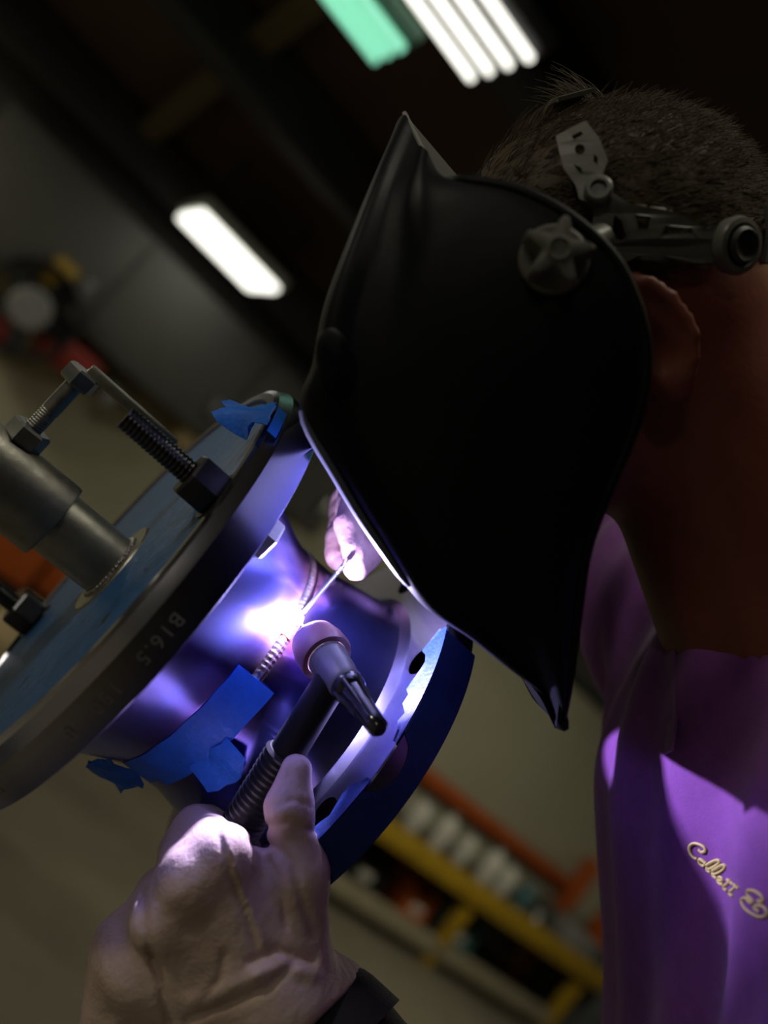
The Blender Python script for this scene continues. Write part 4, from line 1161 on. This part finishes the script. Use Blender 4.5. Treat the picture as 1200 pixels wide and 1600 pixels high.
# cover added to catch the arc as a bright edge, dark filter window set in
ja, jb = 25, c_ - 1 - 25                               # columns of the front edge, near and far
ra, rb = int(5.15 * 6), int(7.75 * 6)
Q = G[ra:rb + 1, ja:jb + 1].copy()
nf = np.cross(Q[:, -1] - Q[:, 0], np.gradient(Q[:, 0], axis=0)); nf /= np.linalg.norm(nf, axis=1)[:, None]
nf = nf * np.sign(nf[:, 0:1])
bul = np.sin(np.linspace(0, math.pi, len(Q))) ** 0.7
Q = Q + nf[:, None, :] * (0.0008 + 0.0030 * bul)[:, None, None]
fs = grid_faces(*Q.shape[:2])
if (np.cross(Q[0, 1] - Q[0, 0], Q[1, 0] - Q[0, 0]) @ nf[0]) > 0: fs = [f[::-1] for f in fs]
fs = [f[::-1] for f in fs]
V, F = solidify(Q.reshape(-1, 3), fs, 0.0030)
cov = mesh('added_front_cover', V, F, mat('arc_lit_grey', (0.11, 0.12, 0.17), 0.35, 0.0, var=0.1, scale=60), hel, mw=HM, sharp=40)
L_in = Q[3:-3, 4:-4] + nf[3:-3, None, :] * 0.0005
fs = grid_faces(*L_in.shape[:2])
if (np.cross(L_in[0, 1] - L_in[0, 0], L_in[1, 0] - L_in[0, 0]) @ nf[0]) < 0: fs = [f[::-1] for f in fs]
V, F = solidify(L_in.reshape(-1, 3), fs, 0.0006)
mesh('filter_lens', V, F, LENSM, cov, mw=HM, sharp=30)

# folded brow lip between the two notches and the peak
A_, B_, C_ = hp(632, 177, .012), hp(687, 288, .060), hp(716, 276, .012)
mir = lambda q: q * np.array([1, -1, 1])
tri = np.array([A_, B_, C_, mir(A_), mir(B_), mir(C_)])
V, F = solidify(tri, [(0, 1, 2), (0, 2, 5, 3), (3, 5, 4)], 0.002)
mesh('brow_lip', V, F, mat('lip_grey', (0.085, 0.085, 0.08), 0.4, 0.0, var=0.2, scale=90), hel, mw=HM, sharp=20)
V, F = tube([A_, (A_ + B_) / 2, B_], 0.0012, 8); mesh('lip_edge', V, F, mat('lip_edge_grey', (0.2, 0.2, 0.19), 0.35), hel, mw=HM)

# ---- headgear: bands shaped to the skull, cut-outs left open
def skull_hit(px, py, grow):
    d = pp(px, py, 1.0); r = SK + grow
    o = c2h(np.zeros(3)) / r; v = (d @ HR.T) / r
    A = v @ v; B = o @ v; Cq = o @ o - 1; disc = B * B - A * Cq
    t = (-B - math.sqrt(disc)) / A if disc > 0 else -B / A
    return c2h(d * t)
def band(name, outline, holes, grow=0.011, t=0.0022, parent=None, m=HEADGEAR):
    cu = bpy.data.curves.new('band', 'CURVE'); cu.dimensions = '2D'; cu.fill_mode = 'BOTH'
    for pth in [outline] + holes:
        Q = []
        for a, b in zip(pth, pth[1:] + pth[:1]):
            k = max(1, int(math.dist(a, b) / 5))
            for i in range(k): Q.append((a[0] + (b[0] - a[0]) * i / k, a[1] + (b[1] - a[1]) * i / k))
        s = cu.splines.new('POLY'); s.points.add(len(Q) - 1); s.use_cyclic_u = True
        for i, q in enumerate(Q): s.points[i].co = (q[0] / 100, -q[1] / 100, 0, 1)
    ob = bpy.data.objects.new('band', cu); COL.objects.link(ob)
    dg = bpy.context.evaluated_depsgraph_get(); dg.update()
    me = bpy.data.meshes.new_from_object(ob.evaluated_get(dg)); bpy.data.objects.remove(ob)
    bm = bmesh.new(); bm.from_mesh(me); bmesh.ops.remove_doubles(bm, verts=bm.verts, dist=1e-5); bm.verts.index_update()
    V = [skull_hit(v.co.x * 100, -v.co.y * 100, grow) for v in bm.verts]
    F = [[v.index for v in f.verts] for f in bm.faces]; bm.free()
    V = np.array(V)
    if len(F):
        n = np.cross(V[F[0][1]] - V[F[0][0]], V[F[0][2]] - V[F[0][0]])
        if n @ V[F[0][0]] < 0: F = [f[::-1] for f in F]
    V, F = solidify(V, F, t)
    return mesh(name, V, F, m, parent, mw=HM, sharp=45)
def ring(cx, cy, rx, ry, n=18, rot=0): return [(cx + rx * math.cos(2 * math.pi * i / n + rot), cy + ry * math.sin(2 * math.pi * i / n + rot)) for i in range(n)]
gear = hel
band('crown_strap', [(868, 212), (915, 188), (936, 215), (950, 250), (938, 280), (950, 300), (930, 322), (905, 310), (900, 290), (880, 262)],
     [ring(906, 233, 8, 8), [(893, 212), (908, 205), (911, 210), (897, 219)], [(896, 256), (908, 262), (911, 271), (903, 268)], [(928, 240), (934, 246), (934, 258), (927, 252)]], parent=gear, grow=0.015)
band('side_band', [(930, 318), (955, 300), (985, 318), (1050, 330), (1105, 355), (1130, 350), (1128, 408), (1095, 412), (1040, 400), (1000, 398), (975, 412), (955, 390), (925, 360)],
     [[(960, 335), (972, 345), (980, 375), (968, 380), (957, 360)], [(992, 335), (1018, 338), (1014, 358), (998, 360)], [(1040, 352), (1080, 356), (1090, 372), (1030, 372)]], parent=gear, grow=0.013)
# strap over the top and down the far side
P = []
for a in np.linspace(1.22, math.pi - 0.1, 20):
    cx = c2h(pp(893, 205, .485))[0]
    P.append((cx, (SK[1] + .014) * math.cos(a), (SK[2] + .012) * math.sqrt(max(.02, 1 - (cx / SK[0]) ** 2)) * math.sin(a)))
rows = [[(x + dx, y, z) for dx in np.linspace(-.009, .009, 4)] for x, y, z in P]
V, F = solidify(np.array(rows).reshape(-1, 3), [f for f in grid_faces(len(rows), 4)], .002)
mesh('top_strap', V, F, HEADGEAR, gear, mw=HM)
# band round the back of the skull with the ratchet
def loop(a0, a1, n, fn, w):
    rows = []
    for a in np.linspace(a0, a1, n):
        f_, l_ = -math.cos(a), math.sin(a); z0 = fn(a)
        rows.append([((SK[0] + .012) * f_ * math.sqrt(max(.05, 1 - (z / SK[2]) ** 2)), (SK[1] + .012) * l_ * math.sqrt(max(.05, 1 - (z / SK[2]) ** 2)), z) for z in (z0 - w / 2, z0, z0 + w / 2)])
    V, F = solidify(np.array(rows).reshape(-1, 3), grid_faces(len(rows), 3), .0022); return V, F
rz = skull_hit(1148, 384, .012)
rear = mesh('rear_band', *loop(-2.2, 0.75, 40, lambda a: rz[2] + 0.004 - 0.006 * (1 - abs(a)), .024), HEADGEAR, gear, mw=HM)
mesh('nape_band', *loop(-1.2, 0.95, 36, lambda a: rz[2] - 0.046 + 0.012 * abs(a), .020), HEADGEAR, gear, mw=HM)
def on_skull(px, py, grow):
    p = skull_hit(px, py, grow); n = norm(p / (SK + grow) ** 2); x = norm(np.cross([0, 0, 1], n)); return HM @ frame(p, x, np.cross(n, x), n)
RM = on_skull(1148, 384, .013)
rk = mesh('ratchet', *lathe([(1e-5, -.002), (.0125, -.002), (.013, .002), (.012, .0045), (.0098, .005), (.0088, .0042), (.0088, .0025), (1e-5, .0025)], 40), HEADGEAR, gear, mw=RM)
mesh('ratchet_dial', *lathe([(.0082, .002), (.0082, .006), (.0068, .0075), (.004, .0062), (1e-5, .006)], 36), DARKM, rk, mw=RM)
BM2 = on_skull(935, 297, .017)
mesh('band_stud', *lathe([(1e-5, -.002), (.0062, -.002), (.0062, .002), (.005, .0032), (.0036, .0032), (.0032, .001), (1e-5, .001)], 28), HEADGEAR, gear, mw=BM2)
# link from the band to the pivot knob inside the shell
a = skull_hit(940, 370, .012); b = np.array(HM.inverted() @ KM.translation) - np.array([0, .006, 0])
V, F = tube([a, (a + b) / 2 + np.array([0, .004, 0]), b], [.006, .006, .007], 12); mesh('pivot_link', V, F, HEADGEAR, gear, mw=HM)
